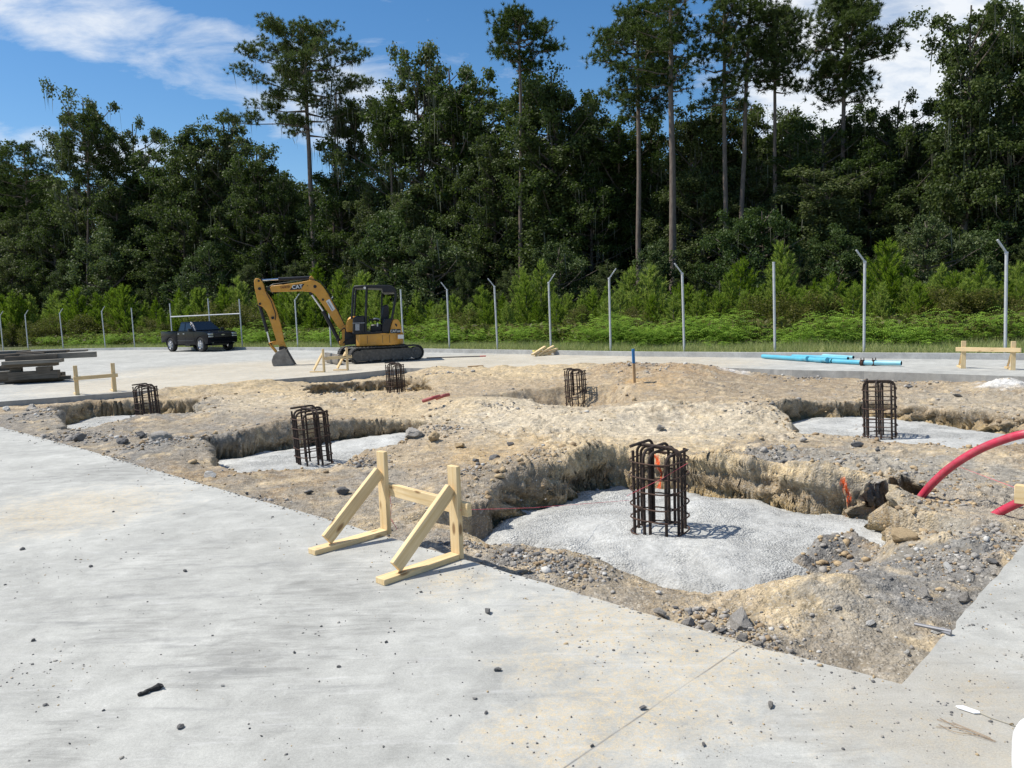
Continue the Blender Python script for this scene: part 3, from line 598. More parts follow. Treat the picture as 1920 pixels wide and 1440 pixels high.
# ---- rebar cages
RUST = mat('rusty_rebar', (.075, .048, .036), .75, .35, scale=30, col2=(.035, .027, .024), bump=.5, bscale=300)
RUSTT = mat('rusty_tie_bar', (.105, .058, .040), .8, .25, scale=25, col2=(.05, .032, .025), bump=.4, bscale=300)
def rebar_cage(label):
    t = thing('rebar_cage', label, 'rebar cage', group='rebar column cages standing in the footings')
    r = .0135; RC = .205; rs = random.Random(5)
    def pt(a): # rounded square plan
        c_, s_ = math.cos(a), math.sin(a); k = (abs(c_)**3.4+abs(s_)**3.4)**(-1/3.4); return RC*k*c_*.98, RC*k*s_*.98
    def hairpin(a0, a1, zt, full=True):
        (x0, y0), (x1, y1) = pt(a0), pt(a1); d = Vector((x1-x0, y1-y0, 0)); L = d.length; d.normalize(); q = min(.075, L*.3)
        P = [Vector((x0, y0, -.12)), Vector((x0, y0, zt*.5)), Vector((x0, y0, zt-q))]
        for k in range(1, 5): a = k*math.pi/8; P.append(Vector((x0, y0, zt-q))+d*q*(1-math.cos(a))+Vector((0, 0, q*math.sin(a))))
        if full:
            for k in range(0, 5): a = k*math.pi/8; P.append(Vector((x1, y1, zt-q))-d*q*(1-math.sin(a))+Vector((0, 0, q*math.cos(a))))
            P += [Vector((x1, y1, zt*.5)), Vector((x1, y1, -.12))]
        else: P.append(Vector((x1, y1, zt))+d*.02)
        mb = MB(); mb.tube(P, r, 8); mb.build('hooked_bar', RUST, t, smooth=True)
    A = [rad(a) for a in (8, 45, 82, 98, 135, 172, 188, 225, 262, 278, 315, 352)]
    hairpin(A[0], A[5], .765); hairpin(A[11], A[6], .74); hairpin(A[2], A[9], .75); hairpin(A[3], A[8], .775)
    hairpin(A[1], A[4], .785, False); hairpin(A[7], A[10], .72, False)
    for k, z in ((4, .75), (10, .735), (1, .69) ): 
        x, y = pt(A[k]+.12); mb = MB(); mb.tube([(x, y, -.12), (x+rs.uniform(-.006, .006), y, .3), (x, y, z)], r, 8); mb.build('vertical_bar', RUST, t, smooth=True)
    for k in range(6):
        z = .018+.128*k+rs.uniform(-.008, .008); tl = rs.uniform(-.01, .01); pts = []
        for j in range(33):
            a = 2*math.pi*j/30+k*1.3; x, y = pt(a); f = (RC+.02)/RC; pts.append(Vector((x*f, y*f, z+tl*x*4+.0035*j/10)))
        mb = MB(); mb.tube(pts, .0068, 6); mb.build('tie_hoop', RUSTT, t, smooth=True)
    return t
cage0 = rebar_cage('largest rebar cage, rust brown, casting its shadow on the broad poured footing in front')
cp = up(1238, 998, -.36); cage0.location = (cp.x, cp.y, -.365); cage0.rotation_euler = (rad(1.2), rad(-2.0), rad(47))
for px, py, z, H, rz, lab in [
    (590, 874, -.34, .80, 38, 'dark rebar cage left of centre in the pit behind the near batter board'),
    (279, 789, -.44, .80, 52, 'dark rebar cage in the shaded far left pit, leaning slightly'),
    (743, 734, -.40, .78, 42, 'small distant rusty rebar cage in front of the excavator tracks'),
    (1081, 757, -.50, .80, 50, 'rusty rebar cage in the far middle pit left of the blue tipped stake'),
    (1650, 818, -.38, .83, 60, 'rusty rebar cage standing in the right hand pit below the blue pipes')]:
    q = up(px, py, z); c_ = copy_tree(cage0, label=lab); c_.location = q; c_.rotation_euler = (rad(random.uniform(-1.5, 1.5)), rad(random.uniform(-2.5, .5)), rad(rz)); c_.scale = (1, 1, H/.8)

# ---- fence posts beyond the kerb
GALV = mat('galvanised_steel', (.56, .57, .58), .45, .2, scale=8, col2=(.45, .46, .47))
KF = [off(K2, i, .45) for i in range(len(K2))]
def on_line(px, P=KF, dd=0.0):
    d = ray(px, 655); best = None
    for i in range(len(P)-1):
        a, b_ = P[i], P[i+1]; ex, ey = (b_-a).x, (b_-a).y; den = d.x*ey-d.y*ex
        if abs(den) < 1e-9: continue
        t = (a.x*ey-a.y*ex)/den; s_ = (a.x*d.y-a.y*d.x)/den
        if t > 0 and -1e-6 <= s_ <= 1.0001:
            if best is None or t < best: best = t
    p = Vector((d.x*best, d.y*best, 0)); u = p.normalized(); return p+u*dd
def post_mesh(h, arm):
    mb = MB(); mb.cyl((0, 0, -.1), (0, 0, h), .036, 12); mb.cyl((0, 0, h), (0, 0, h+.03), .04, 12); pole = mb.mesh('pole', GALV, smooth=True)
    if not arm: return pole, None
    mb = MB(); mb.cyl((0, 0, h), (0, 0, h+.06), .043, 10)
    mb.beam((arm*.0, 0, h+.04), (arm*.24, .0, h+.36), .035, .05, (0, 1, 0)); mb.beam((arm*.07, -.03, h+.10), (arm*.07, .03, h+.14), .03, .02)
    return pole, mb.mesh('barb_arm', GALV, bevel=.003, seg=1)
FP = [(2125, 1, 2.45), (1885, -1, 2.45), (1620, -1, 2.45), (1453, 0, 2.62), (1283, -1, 2.45), (1145, 1, 2.45), (1033, 1, 2.45), (933, -1, 2.45), (843, -1, 2.45), (757, 0, 2.62),
      (621, 1, 2.2), (559, 1, 2.45), (253, 0, 2.6), (198, 1, 2.45), (119, 1, 2.45), (53, 1, 2.45), (6, 1, 2.45), (-60, 1, 2.45)]
ords = {2: 'second', 3: 'third', 4: 'fourth', 5: 'fifth', 6: 'sixth', 7: 'seventh', 8: 'eighth', 9: 'ninth', 10: 'tenth', 11: 'eleventh', 12: 'twelfth', 13: 'thirteenth', 14: 'fourteenth', 15: 'fifteenth', 16: 'sixteenth'}
lbl = {1885: 'tallest looking galvanised fence post, behind the right hand batter board', 1620: 'galvanised fence post rising behind the blue pipes, arm bent left', 1453: 'straight galvanised fence post with no side arm, left of the blue pipes',
       1283: 'galvanised fence post between the blue tipped stake and the blue pipes, arm bent left', 1145: 'galvanised fence post just left of the blue tipped stake, arm bent right', 1033: 'galvanised fence post right behind the heap of wood scraps',
       933: 'galvanised fence post left of the wood scrap heap, second from the excavator', 843: 'galvanised fence post, first with a bent arm right of the excavator', 757: 'straight galvanised post seen just behind the excavator rear',
       621: 'galvanised post seen under the excavator boom beside its cylinder', 559: 'galvanised post seen between the excavator stick and boom', 253: 'straight armless fence post left of the pickup',
       198: 'fence post with bent arm, second one left of the pickup', 119: 'fence post with bent arm, third one left of the pickup', 53: 'fence post with bent arm, second from the left edge', 6: 'fence post with bent arm at the very left edge'}
for px, arm, h in FP:
    p = on_line(px); t = thing('fence_post', lbl.get(px, 'galvanised fence post just outside the frame'), 'fence post', (p.x, p.y, .08), rad(random.uniform(-8, 8)), 'fence posts along the kerb')
    pole, am = post_mesh(h, arm); link('pole', pole, t)
    if am: link('barb_arm', am, t)
    t.rotation_euler = (rad(random.uniform(-.5, .5)), rad(random.uniform(-.8, .3)), t.rotation_euler.z)
a = on_line(325); b_ = on_line(455); c_ = on_line(397)
t = thing('gate_frame', 'unfinished steel gate frame of three posts and a crossbar behind the pickup', 'gate frame', ((a.x+b_.x)/2, (a.y+b_.y)/2, .08)); O = t.location
for P, h in ((a, 2.75), (c_, 2.9), (b_, 2.75)):
    mb = MB(); mb.cyl(P-Vector((O.x, O.y, .1)), P-Vector((O.x, O.y, -h)), .036, 12); mb.build('post', GALV, t, smooth=True)
mb = MB(); mb.cyl(a-Vector((O.x, O.y, -1.93)), b_-Vector((O.x, O.y, -1.93)), .036, 12); mb.build('crossbar', GALV, t, smooth=True)

# ---- pipes
BLUE = mat('blue_pvc', (.10, .42, .56), .35, scale=3, var=.08, coat=.1, dust=.25); BLUE2 = mat('pale_blue_pvc', (.22, .52, .62), .4, scale=3, var=.1, dust=.3); IRON = mat('rusty_iron', (.10, .05, .035), .75, .5, scale=20, col2=(.05, .03, .025)); DARKIN = mat('pipe_bore', (.02, .02, .022), .9)
def pipe(name, label, pts, r, m, cat, group=None, hollow=True, n=24, sm=6):
    P = catmull(pts, sm) if len(pts) > 2 else [Vector(p) for p in pts]; O = P[0].copy(); P = [p-O for p in P]
    t = thing(name, label, cat, O, 0, group); mb = MB(); mb.tube(P, r, n, cap=not hollow)
    if hollow:
        mb.cur = 1; mb.tube(P, r*.86, n, cap=False); mb.cur = 0; k = len(P)
        for e in (0, k-1):
            for j in range(n):
                a_, b2 = e*n+j, e*n+(j+1) % n; c2, d2 = k*n+e*n+(j+1) % n, k*n+e*n+j; mb.f.append((a_, b2, c2, d2)); mb.mi.append(0)
    o = mb.build('barrel', [m, DARKIN], t, smooth=True, weld=False); return t
def gp(px, py, z=0.0): return up(px, py, z)
r_ = .052
p0 = gp(1430, 669, 0); p1 = gp(1690, 681.5, 0); dirp = (p1-p0).normalized()
def along(a, b_, s, z): q = a.lerp(b_, s); return Vector((q.x, q.y, z))
pipe('blue_pipe', 'long bright blue pipe in front of the bundle with branch fittings, dark left tip', [gp(1430, 668, .07), gp(1500, 672.5, .07), gp(1560, 677, .06)], .058, BLUE, 'pipe', 'blue pipes on the rear slab')
pipe('blue_pipe', 'bright blue pipe run from the pointed fitting to the iron clamps', [gp(1562, 677, .06), gp(1600, 679, .06), gp(1624, 680, .06)], .055, BLUE, 'pipe', 'blue pipes on the rear slab')
pipe('blue_pipe', 'pale blue pipe end sticking out right of the iron clamps', [gp(1612, 680, .07), gp(1650, 680.5, .07), gp(1690, 681, .075)], .056, BLUE2, 'pipe', 'blue pipes on the rear slab')
pipe('blue_pipe', 'upper blue pipe lying behind the bundle, left end over the front pipe', [gp(1486, 668, .09), gp(1530, 669.5, .10), gp(1590, 672.5, .09)], .05, BLUE, 'pipe', 'blue pipes on the rear slab')
pipe('blue_pipe', 'thin pale blue pipe behind the others, nearest to the kerb', [gp(1500, 665, .07), gp(1550, 667, .07), gp(1600, 670, .07)], .042, BLUE2, 'pipe', 'blue pipes on the rear slab')
for px, py, lab, br in ((1500, 672.5, 'blue branch fitting on the long pipe, left of the pair', 1), (1536, 675, 'blue branch fitting with a downward spur, right of the pair', 1)):
    q = gp(px, py, .07); t = thing('pipe_fitting', lab, 'pipe fitting', q, 0, 'blue branch fittings'); d = (gp(px+20, py+1.4, .07)-q).normalized()
    mb = MB(); mb.tube([-d*.12, -d*.05, d*.05, d*.12], [.066, .068, .068, .066], 20); mb.build('socket', BLUE, t, smooth=True)
    mb = MB(); mb.tube([Vector(), d*.14+Vector((0, -.08, .02)), d*.22+Vector((0, -.13, .02))], [.055, .055, .065], 18); mb.build('spur', BLUE, t, smooth=True)
for px, lab in ((1617, 'rusty bolted iron clamp round the blue pipe, the left one'), (1639, 'rusty bolted iron clamp round the blue pipe, the right one')):
    q = gp(px, 680.2, .07); t = thing('pipe_clamp', lab, 'pipe clamp', q, 0, 'iron clamps on the blue pipe'); d = (gp(px+20, 681, .07)-q).normalized(); y = Vector((-d.y, d.x, 0))
    mb = MB(); mb.tube([-d*.035, d*.035], .075, 20); mb.build('ring', IRON, t, smooth=True)
    for s_ in (-1, 1):
        mb = MB(); mb.cyl(y*.06*s_+Vector((0, 0, -.07)), y*.06*s_+Vector((0, 0, .12)), .011, 8); mb.build('bolt', IRON, t, smooth=True)
RED = mat('red_conduit', (.60, .028, .075), .38, scale=5, col2=(.42, .035, .06), coat=.15, dust=.30); RED2 = mat('dull_red_conduit', (.27, .03, .035), .55, scale=5, dust=.3)
LOOP = [wd(1706, 1000, 6.7), wd(1712, 958, 6.62), wd(1738, 918, 6.5), wd(1780, 878, 6.35), wd(1830, 846, 6.2), wd(1880, 825, 6.05), wd(1930, 812, 5.9), wd(2000, 806, 5.75), wd(2070, 820, 5.6), wd(2095, 860, 5.55), wd(2060, 895, 5.6), wd(1990, 915, 5.65), wd(1925, 936, 5.75), wd(1868, 964, 5.9), wd(1845, 985, 5.95)]
pipe('red_conduit', 'thick red plastic conduit looping out of the pit and over to the right', LOOP, .034, RED, 'conduit', hollow=False, sm=8)
a = up(793, 752, .0); z_ = ground_z(a.x, a.y)
pipe('conduit_offcut', 'short dull red conduit offcut lying on the earth, lower left one', [up(793, 752, .06), up(812, 746, .12), up(824, 743, .13)], .032, RED2, 'pipe', 'red conduit offcuts')
pipe('conduit_offcut', 'short dull red conduit offcut lying on the earth, upper right one', [up(818, 747, .05), up(832, 742, .10), up(841, 740, .08)], .032, RED2, 'pipe', 'red conduit offcuts')

# ---- marker stake
a = up(1190, 722, -.1); t = thing('marker_stake', 'upright wooden survey stake with a blue painted top in the far dirt', 'stake', (a.x, a.y, -.1))
H = .79; t.rotation_euler = (0, rad(-1.5), rad(20))
lumber('shaft', (0, 0, -.15), (0, 0, H*.60), .062, .03, t, (0, 1, 0), STAKEW); lumber('painted_top', (0, 0, H*.602), (0, 0, H), .0622, .0302, t, (0, 1, 0), mat('blue_paint', (.02, .17, .42), .5, var=.15))
# ---- heap of wood scraps by the kerb
for k, (x0, y0, z0, x1, y1, z1, lab) in enumerate([
    (998, 665, .02, 1022, 650, .28, 'leftmost slanting wood strip of the scrap heap by the kerb'), (1004, 667, .02, 1038, 649, .30, 'long slanting wood strip in the middle of the scrap heap'),
    (1012, 667, .02, 1044, 654, .20, 'wood strip on the right side of the scrap heap'), (1020, 667, .03, 1045, 655, .12, 'flat lying strip at the right of the scrap heap'),
    (1000, 658, .12, 1026, 659, .15, 'yellow strip lying level across the scrap heap'), (1010, 664, .06, 1033, 652, .22, 'wood strip crossing under the others in the scrap heap'),
    (1024, 667, .03, 1043, 663, .04, 'short dark board at the foot of the scrap heap'), (1042, 665.5, .02, 1082, 664.5, .02, 'thin reddish lath lying right of the scrap heap')]):
    a = up(x0, y0, z0); b_ = up(x1, y1, z1); a.y = max(min(a.y, 28.2), 26.0) if k else a.y; bY = 26.2+.10*k
    a = wd(x0, y0, bY); b_ = wd(x1, y1, bY+.45)
    if a.z < .02: a.z = .02
    O = a.copy(); t = lumber('wood_strip', a-O, b_-O, .11, .06, None, (0, 0, 1), PINE if k != 4 else mat('yellow_strip', (.62, .55, .12), .6)); t.location = O
    tag(t, lab, 'wood strip', 'wood scraps by the kerb')
a = up(877, 687.5, .03); b_ = up(906, 686, .03); t = lumber('wood_offcut', Vector(), b_-a, .09, .04, None, (0, 0, 1), STAKEW); t.location = a; tag(t, 'short wooden offcut lying on the sandy far slab right of the excavator', 'wood offcut')
# long rod behind the excavator
a = up(800, 671, .02); b_ = up(911, 667.6, .02); t = thing('long_rod', 'long thin dark rod with a red tip lying right of the excavator tracks', 'rod', a)
mb = MB(); mb.cyl(Vector(), (b_-a)*.9, .018, 8); mb.build('rod', mat('dark_rod', (.04, .035, .035), .6), t); mb = MB(); mb.cyl((b_-a)*.9, b_-a, .02, 8); mb.build('tip', mat('red_tip', (.45, .04, .03), .5), t)

# ---- timber stack on the left
TS = up(60, 724); ex = Vector((.93, .36, 0)).normalized(); ey = Vector((-ex.y, ex.x, 0)); SC = TS.y/FPX
def tb(px0, px1, py0, py1, dep, thick, lab, m=OLDW, name='timber', tilt=0.0):
    """timber seen from px0..px1, py0 (top)..py1 (bottom), dep metres behind the front of the stack"""
    Yd = 22.0+dep; a = wd(px0, (py0+py1)/2+ (px0-60)*.0, Yd); b_ = wd(px1, (py0+py1)/2-(px1-px0)*.0367+tilt, Yd+.0*(px1-px0)*SC)
    h_ = (py1-py0)*Yd/FPX; b_ = Vector((b_.x, a.y+(b_.x-a.x)*.30, b_.z)); O = a.copy()
    t = lumber(name, Vector(), b_-O, thick, h_, None, (0, 0, 1), m, bevel=.006); t.location = O; tag(t, lab, 'timber', 'weathered timbers stacked on the left slab'); return t
tb(-60, 104, 714, 721, .0, .14, 'lowest dark bearer under the timber stack', m=OLDW)
tb(18, 97, 698, 713, .05, .30, 'wide dark timber low in the stack, front face stained')
tb(-40, 15, 699, 714, .1, .3, 'dark timber low in the stack running out of the left edge', m=OLDW)
tb(60, 116, 709, 714, .5, .25, 'short end of a plank poking right out of the stack base')
tb(12, 104, 703, 718, .55, .4, 'dark timber behind the wide one at the base of the stack')
tb(20, 38, 690, 699, .2, .2, 'small spacer block in the left of the stack gap'); tb(70, 93, 688, 699, .25, .3, 'small spacer block in the right of the stack gap')
tb(-50, 14, 689, 698, .3, .4, 'dark block under the stack at the left edge')
tb(6, 92, 684, 690, .1, .4, 'dark plank on top of the spacer blocks')
tb(8, 100, 677.5, 684, .0, .5, 'brown grey formwork beam in the middle of the stack, flange lit', m=OLDW2)
tb(10, 92, 669, 677, .1, .10, 'dark web of boards above the formwork beam')
tb(-60, 60, 667, 677, .25, .35, 'dark grey board on the left below the long top boards')
tb(38, 161, 665.5, 676, .3, .10, 'long grey board cantilevered far to the right on top of the stack', m=OLDW2)
tb(-60, 36, 661, 667, .8, .4, 'grey board on top of the stack at the left edge', m=OLDW2)
tb(34, 114, 660, 665, .9, .4, 'thin dark plank lying flat on the very top of the stack')
tb(75, 150, 659, 662.5, 1.5, .4, 'farthest thin plank peeking out behind the top of the stack', m=OLDW2)

# ---- string lines
STR = mat('pink_string', (.75, .12, .16), .7)
def string(lab, pts, r=.0016):
    mb = MB(); O = Vector(pts[0]); mb.tube([Vector(p)-O for p in pts], r, 5); o = mb.build('string_line', STR); o.location = O; tag(o, lab, 'string line', 'pink string lines'); return o
b1 = Vector((pB.x, pB.y, .33))+(pB-pA).normalized()*.05
string('thin pink string from the near batter board past the largest rebar cage', [b1, wd(1000, 952, 6.0), wd(1180, 938, 7.2)])
string('thin pink string slanting across the largest rebar cage', [wd(1175, 930, 6.1), wd(1240, 898, 6.15), wd(1290, 868, 6.2)])
string('thin pink string crossing behind the red conduit to the right edge', [wd(1500, 850, 9.0), wd(1790, 872, 8.0), wd(1905, 915, 3.62)], .0014)
string('loose pink string hanging from the near batter board post', [Vector((pA.x, pA.y, .36))+Vector((.03, .03, 0)), Vector((pA.x, pA.y, .2))+Vector((.045, .02, 0)), Vector((pA.x, pA.y, .1))+Vector((.03, .05, 0)), Vector((pA.x, pA.y, .02))+Vector((.08, .02, 0))], .002)

# ---- small litter near the camera
WHITE = mat('white_plastic', (.78, .79, .80), .4, var=.03)
q = up(1815, 1332); t = thing('plastic_tag', 'small white rounded plastic tag on the dirty slab corner, lower right', 'tag', q)
mb = MB(); d = (up(1832, 1337)-up(1800, 1327)).normalized(); y = Vector((-d.y, d.x, 0)); pts = [(-.042, -.006), (-.03, -.016), (.026, -.018), (.042, -.004), (.036, .010), (-.02, .016)]
mb.prism([(p[0], p[1]) for p in pts], .003, .007, X=d, Z=y, Y=Vector((0, 0, 1))); mb.build('plate', WHITE, t, bevel=.001)
mb = MB(); mb.tube([d*.04+Vector((0, 0, .005)), d*.08-y*.01+Vector((0, 0, .004)), d*.14-y*.012+Vector((0, 0, .004)), d*.19-y*.02+Vector((0, 0, .003))], .0016, 5); mb.build('cord', mat('dirty_cord', (.34, .31, .24), .9), t)
STRAW = mat('dry_straw', (.24, .16, .09), .8, var=.3)
for k, (x0, y0, x1, y1, x2, y2) in enumerate([(1757, 1349, 1800, 1362, 1868, 1390), (1755, 1363, 1805, 1366, 1862, 1388), (1762, 1346, 1812, 1372, 1866, 1391), (1785, 1354, 1830, 1372, 1858, 1384), (1760, 1358, 1790, 1372, 1836, 1378)]):
    a = up(x0, y0, .004); mb = MB(); mb.tube([p-a for p in catmull([a, up(x1, y1, .008), up(x2, y2, .004)], 5)], .0010, 5); o = mb.build('straw', STRAW); o.location = a
    tag(o, 'thin dry brown pine straw in the bundle at the lower right corner of the slab', 'straw', 'dry pine straws at the slab corner')
TAR = mat('black_tar', (.012, .012, .013), .7, bump=.8, bscale=80)
a = up(258, 1303, .006); b_ = up(304, 1286, .01); O = a.copy(); rs = random.Random(3); P = [a.lerp(b_, k/9)+Vector((0, 0, .004*rs.random()))+Vector((rs.uniform(-.004, .004), rs.uniform(-.005, .005), 0)) for k in range(10)]
mb = MB(); mb.tube([p-O for p in P], [.006, .01, .009, .012, .008, .011, .013, .016, .017, .006], 7); mb.tube([P[8]-O, P[8]-O+Vector((.025, -.01, .004))], [.009, .004], 6)
o = mb.build('tar_scrap', TAR, bevel=.002); o.location = O; tag(o, 'twisted black scrap like a tar strip lying alone on the lower left slab', 'scrap')
# white rounded container edge at the lower right corner
q = up(1990, 1478); t = thing('plastic_drum', 'white rounded plastic drum cut off by the lower right corner', 'drum', (q.x, q.y, 0))
R0 = (up(1990, 1478)-up(1900, 1440)).length*.98; prof = [(0, .0), (.90, 0), (.98, .02), (1.0, .06), (1.0, .13), (.985, .16), (.93, .185), (.80, .2), (0, .205)]
mb = MB(); n = 48; vs = []; fs = []
for i, (r0, z0) in enumerate(prof):
    for j in range(n): a_ = 2*math.pi*j/n; vs.append((R0*r0*math.cos(a_), R0*r0*math.sin(a_), z0*.9))
for i in range(len(prof)-1):
    for j in range(n): fs.append((i*n+j, i*n+(j+1) % n, (i+1)*n+(j+1) % n, (i+1)*n+j))
mb.add(vs, fs); mb.build('body', WHITE, t, smooth=True)
mb = MB(); mb.tube([(R0*.85*math.cos(a_), R0*.85*math.sin(a_), .172) for a_ in np.linspace(0, 2*math.pi, 40)], .008, 8); mb.build('rim', WHITE, t, smooth=True)
# rebar offcut by the right slab
a = up(1715, 1172, .0); b_ = up(1782, 1186, .0)
for a, b_, lab in ((up(1715, 1170, .01), up(1784, 1184, .02), 'grey rod offcut lying against the right slab edge, upper of two'), (up(1742, 1176, .005), up(1783, 1189, .01), 'grey rod offcut lying against the right slab edge, lower of two')):
    mb = MB(); mb.cyl(Vector(), b_-a, .009, 8); o = mb.build('steel_rod', mat('grey_steel', (.22, .22, .23), .5, .5)); o.location = a; tag(o, lab, 'rod', 'steel rods by the right slab')

# ---- stones
ROCKM = mat('grey_rock', (.42, .395, .36), .9, scale=14, col2=(.25, .235, .21), bump=.9, bscale=45, spec=.2); CLODB = mat('brown_clod', (.34, .25, .155), .95, scale=12, col2=(.24, .18, .115), bump=.9, bscale=40, spec=.1); ROCKT = mat('tan_clod', (.50, .385, .235), .95, scale=12, col2=(.36, .27, .165), bump=.9, bscale=40, spec=.1); ROCKD = mat('dark_pebble', (.15, .145, .14), .85, scale=20, col2=(.085, .085, .087), bump=.5, bscale=90); ROCKW = mat('pale_rubble', (.50, .49, .46), .9, scale=12, bump=.8, bscale=60)
def rock_mesh(seed, m, sub=4, flat=.6, ang=.35):
    bm = bmesh.new(); bmesh.ops.create_icosphere(bm, subdivisions=sub, radius=1); rs = random.Random(seed)
    pl = [(Vector((rs.gauss(0, 1), rs.gauss(0, 1), rs.gauss(0, 1))).normalized(), rs.uniform(.42, .8)) for _ in range(12)]
    sx_ = (rs.uniform(.8, 1.25), rs.uniform(.65, 1), flat*rs.uniform(.8, 1.2)); off_ = Vector((rs.random()*50, 0, 0))
    from mathutils import noise as mn
    for v in bm.verts:
        p = v.co.copy()
        for nrm, d in pl:
            k = p.dot(nrm)
            if k > d: p -= nrm*(k-d)*1.0
        p *= 1+.14*mn.noise(p*1.9+off_)+.09*mn.noise(p*5+off_)+.05*mn.noise(p*13+off_); v.co = (p.x*sx_[0], p.y*sx_[1], p.z*sx_[2])
    me = bpy.data.meshes.new('stone'); bm.to_mesh(me); bm.free(); me.materials.append(m); me.polygons.foreach_set('use_smooth', [True]*len(me.polygons))
    try: me.set_sharp_from_angle(angle=rad(32))
    except Exception: pass
    return me
BIG = {k: [rock_mesh(i*7+j, m_) for j in range(4)] for i, (k, m_) in enumerate((('g', ROCKM), ('t', ROCKT), ('d', ROCKD), ('w', ROCKW)))}
def stone(px, py, size_px, kind, lab, z=None, flat=1.0, group=None, name='stone', sink=.35, cat='stone'):
    q = up(px, py, 0 if z is None else z)
    if z is None or z == 'g':
        q = up(px, py, -.08); q.z = ground_z(q.x, q.y)
    r_ = size_px*.5*q.length/FPX; o = link(name, random.choice(BIG[kind])); o.location = (q.x, q.y, q.z+r_*.5*flat*(1-sink)); o.scale = (r_, r_, r_*flat); o.rotation_euler = (random.uniform(-.2, .2), random.uniform(-.2, .2), random.uniform(0, 6))
    tag(o, lab, cat, group)
G1 = 'loose stones on the dirt'; G2 = 'dark pebbles on the pale slab'
for a in [(1388, 1156, 62, 'g', 'large flat grey rubble slab at the dirt edge near the saw cut'), (1330, 1160, 34, 'g', 'rounded grey rubble lump left of the largest rubble slab'), (1392, 1186, 26, 'g', 'knobbly grey rubble lump just below the largest rubble slab'),
          (1355, 1168, 22, 'd', 'small dark lump in the middle of the rubble row'), (1290, 1150, 30, 'g', 'first grey lump at the left of the rubble row'), (1420, 1196, 20, 'g', 'small clod at the right end of the rubble row'),
          (1240, 1138, 30, 'g', 'dark crumbly clod by the slab edge left of the rubble row'), (1690, 1004, 52, 't', 'large tan clod where the red conduit leaves the pit'), (1590, 1036, 50, 'g', 'dark grey broken chunk lying on the poured footing'), (1545, 1038, 28, 'g', 'grey clod left of the broken chunk on the footing'),
          (1730, 1108, 34, 'g', 'grey lump beside the right hand slab edge'), (1760, 1168, 26, 'w', 'white stone by the right hand slab edge'), (1632, 1158, 20, 'w', 'white pebble in the dirt left of the right slab'), (1808, 1115, 30, 'g', 'grey lump on the right slab edge, highest one'),
          (835, 868, 0, 'g', ''), (773, 818, 38, 'g', 'round blue grey stone at the left pit rim'), (812, 826, 34, 't', 'tan boulder right of the blue grey stone at the pit rim'), (862, 832, 26, 't', 'tan clod on the rim right of the boulders'),
          (925, 866, 26, 'd', 'brown triangular stone on the earth right of centre left pit'), (893, 858, 18, 'd', 'small dark stone left of the triangular one'), (957, 828, 14, 'd', 'tiny pointed stone on the sandy middle'), (1238, 797, 22, 'g', 'lone pointed grey stone on the pale sand centre'),
          (1472, 848, 18, 'd', 'dark stone on the gravel patch behind the footing pit'), (1607, 820, 20, 'd', 'dark round stone in front of the right rebar cage'), (646, 916, 30, 'd', 'dark purple grey flat rock left of the near batter board'), (578, 922, 20, 'd', 'small purple grey rock beside the left pit'),
          (265, 828, 30, 'd', 'dark rock on the gravel heap at left, upper'), (300, 842, 36, 'g', 'grey rock on the gravel heap at left, lower'), (150, 824, 28, 'd', 'dark rock close to the slab edge at the left'), (130, 820, 20, 'g', 'grey rock close to the slab edge at the left'),
          (228, 838, 24, 'd', 'small dark rock between slab edge and gravel heap'), (62, 770, 22, 'g', 'round grey rock at the foot of the left slab wall'), (12, 768, 20, 'w', 'whitish stone at the far left edge of the dirt'), (395, 888, 34, 'w', 'flat pale brick like piece on the dirt left of the left pit'),
          (1540, 790, 26, 't', 'tan clod inside the right pit, left of the cage'), (1592, 782, 34, 't', 'tan boulder under the rim of the right pit'), (1795, 737, 16, 'd', 'brown stone on the far right dirt'), (1706, 722, 14, 'd', 'small stone below the rear right slab'),
          (1648, 1166, 12, 'g', 'small grey stone under the white pebble'), (1700, 1205, 14, 'w', 'small white stone near the slab corner'), (1570, 1145, 18, 'g', 'grey pebble below the sandy pile'), (1505, 1062, 22, 'd', 'dark clod at the right tip of the footing'),
          (1860, 1060, 20, 'd', 'dark stone on the gravel below the conduit'), (1780, 1062, 26, 'w', 'pale flat chip on the gravel below the conduit'), (1180, 706, 16, 't', 'small clod beside the blue tipped stake'), (366, 725, 16, 'g', 'grey stone at the edge of the sandy far slab')]:
    if a[2]: stone(*a, group=G1, z=None)
for a in [(915, 1150, 19, 'd', 'biggest dark pebble on the slab in the middle foreground'), (933, 1258, 15, 'd', 'dark pebble below the biggest one, middle foreground'), (338, 1365, 14, 'd', 'dark angular chip on the lower left slab'), (348, 1072, 9, 'd', 'dark pebble in the middle of the left slab'),
          (635, 1251, 8, 'd', 'small dark pebble in the lower middle of the slab'), (464, 1380, 0, 'd', ''), (1445, 1326, 20, 'g', 'rounded grey pebble near the lower right of the slab'), (1205, 1330, 18, 'd', 'dark flat stone right of the sandy patch'), (1153, 1303, 0, 'd', ''),
          (912, 1338, 11, 'd', 'dark pebble right of the lower centre'), (418, 1287, 8, 'w', 'tiny pale pebble near the black scrap'), (789, 1111, 8, 'd', 'dark pebble below the foot of the near batter board'), (62, 1202, 9, 'd', 'dark pebble at the lower left of the slab'),
          (170, 1063, 7, 'd', 'small dark pebble on the left slab'), (724, 1205, 8, 'd', 'small dark pebble in the slab middle'), (42, 1031, 8, 'd', 'dark pebble by the faint slab joint at the left edge'), (1320, 1398, 14, 'd', 'dark pebble at the bottom right of the slab'), (1110, 1400, 10, 'd', 'dark pebble near the bottom centre'),
          (1897, 1360, 10, 't', 'small reddish brown stone at the lower right edge'), (1720, 1196, 0, 'd', '')]:
    if a[2]: stone(*a, group=G2, z=0.0, sink=0.1)
rs = random.Random(11)
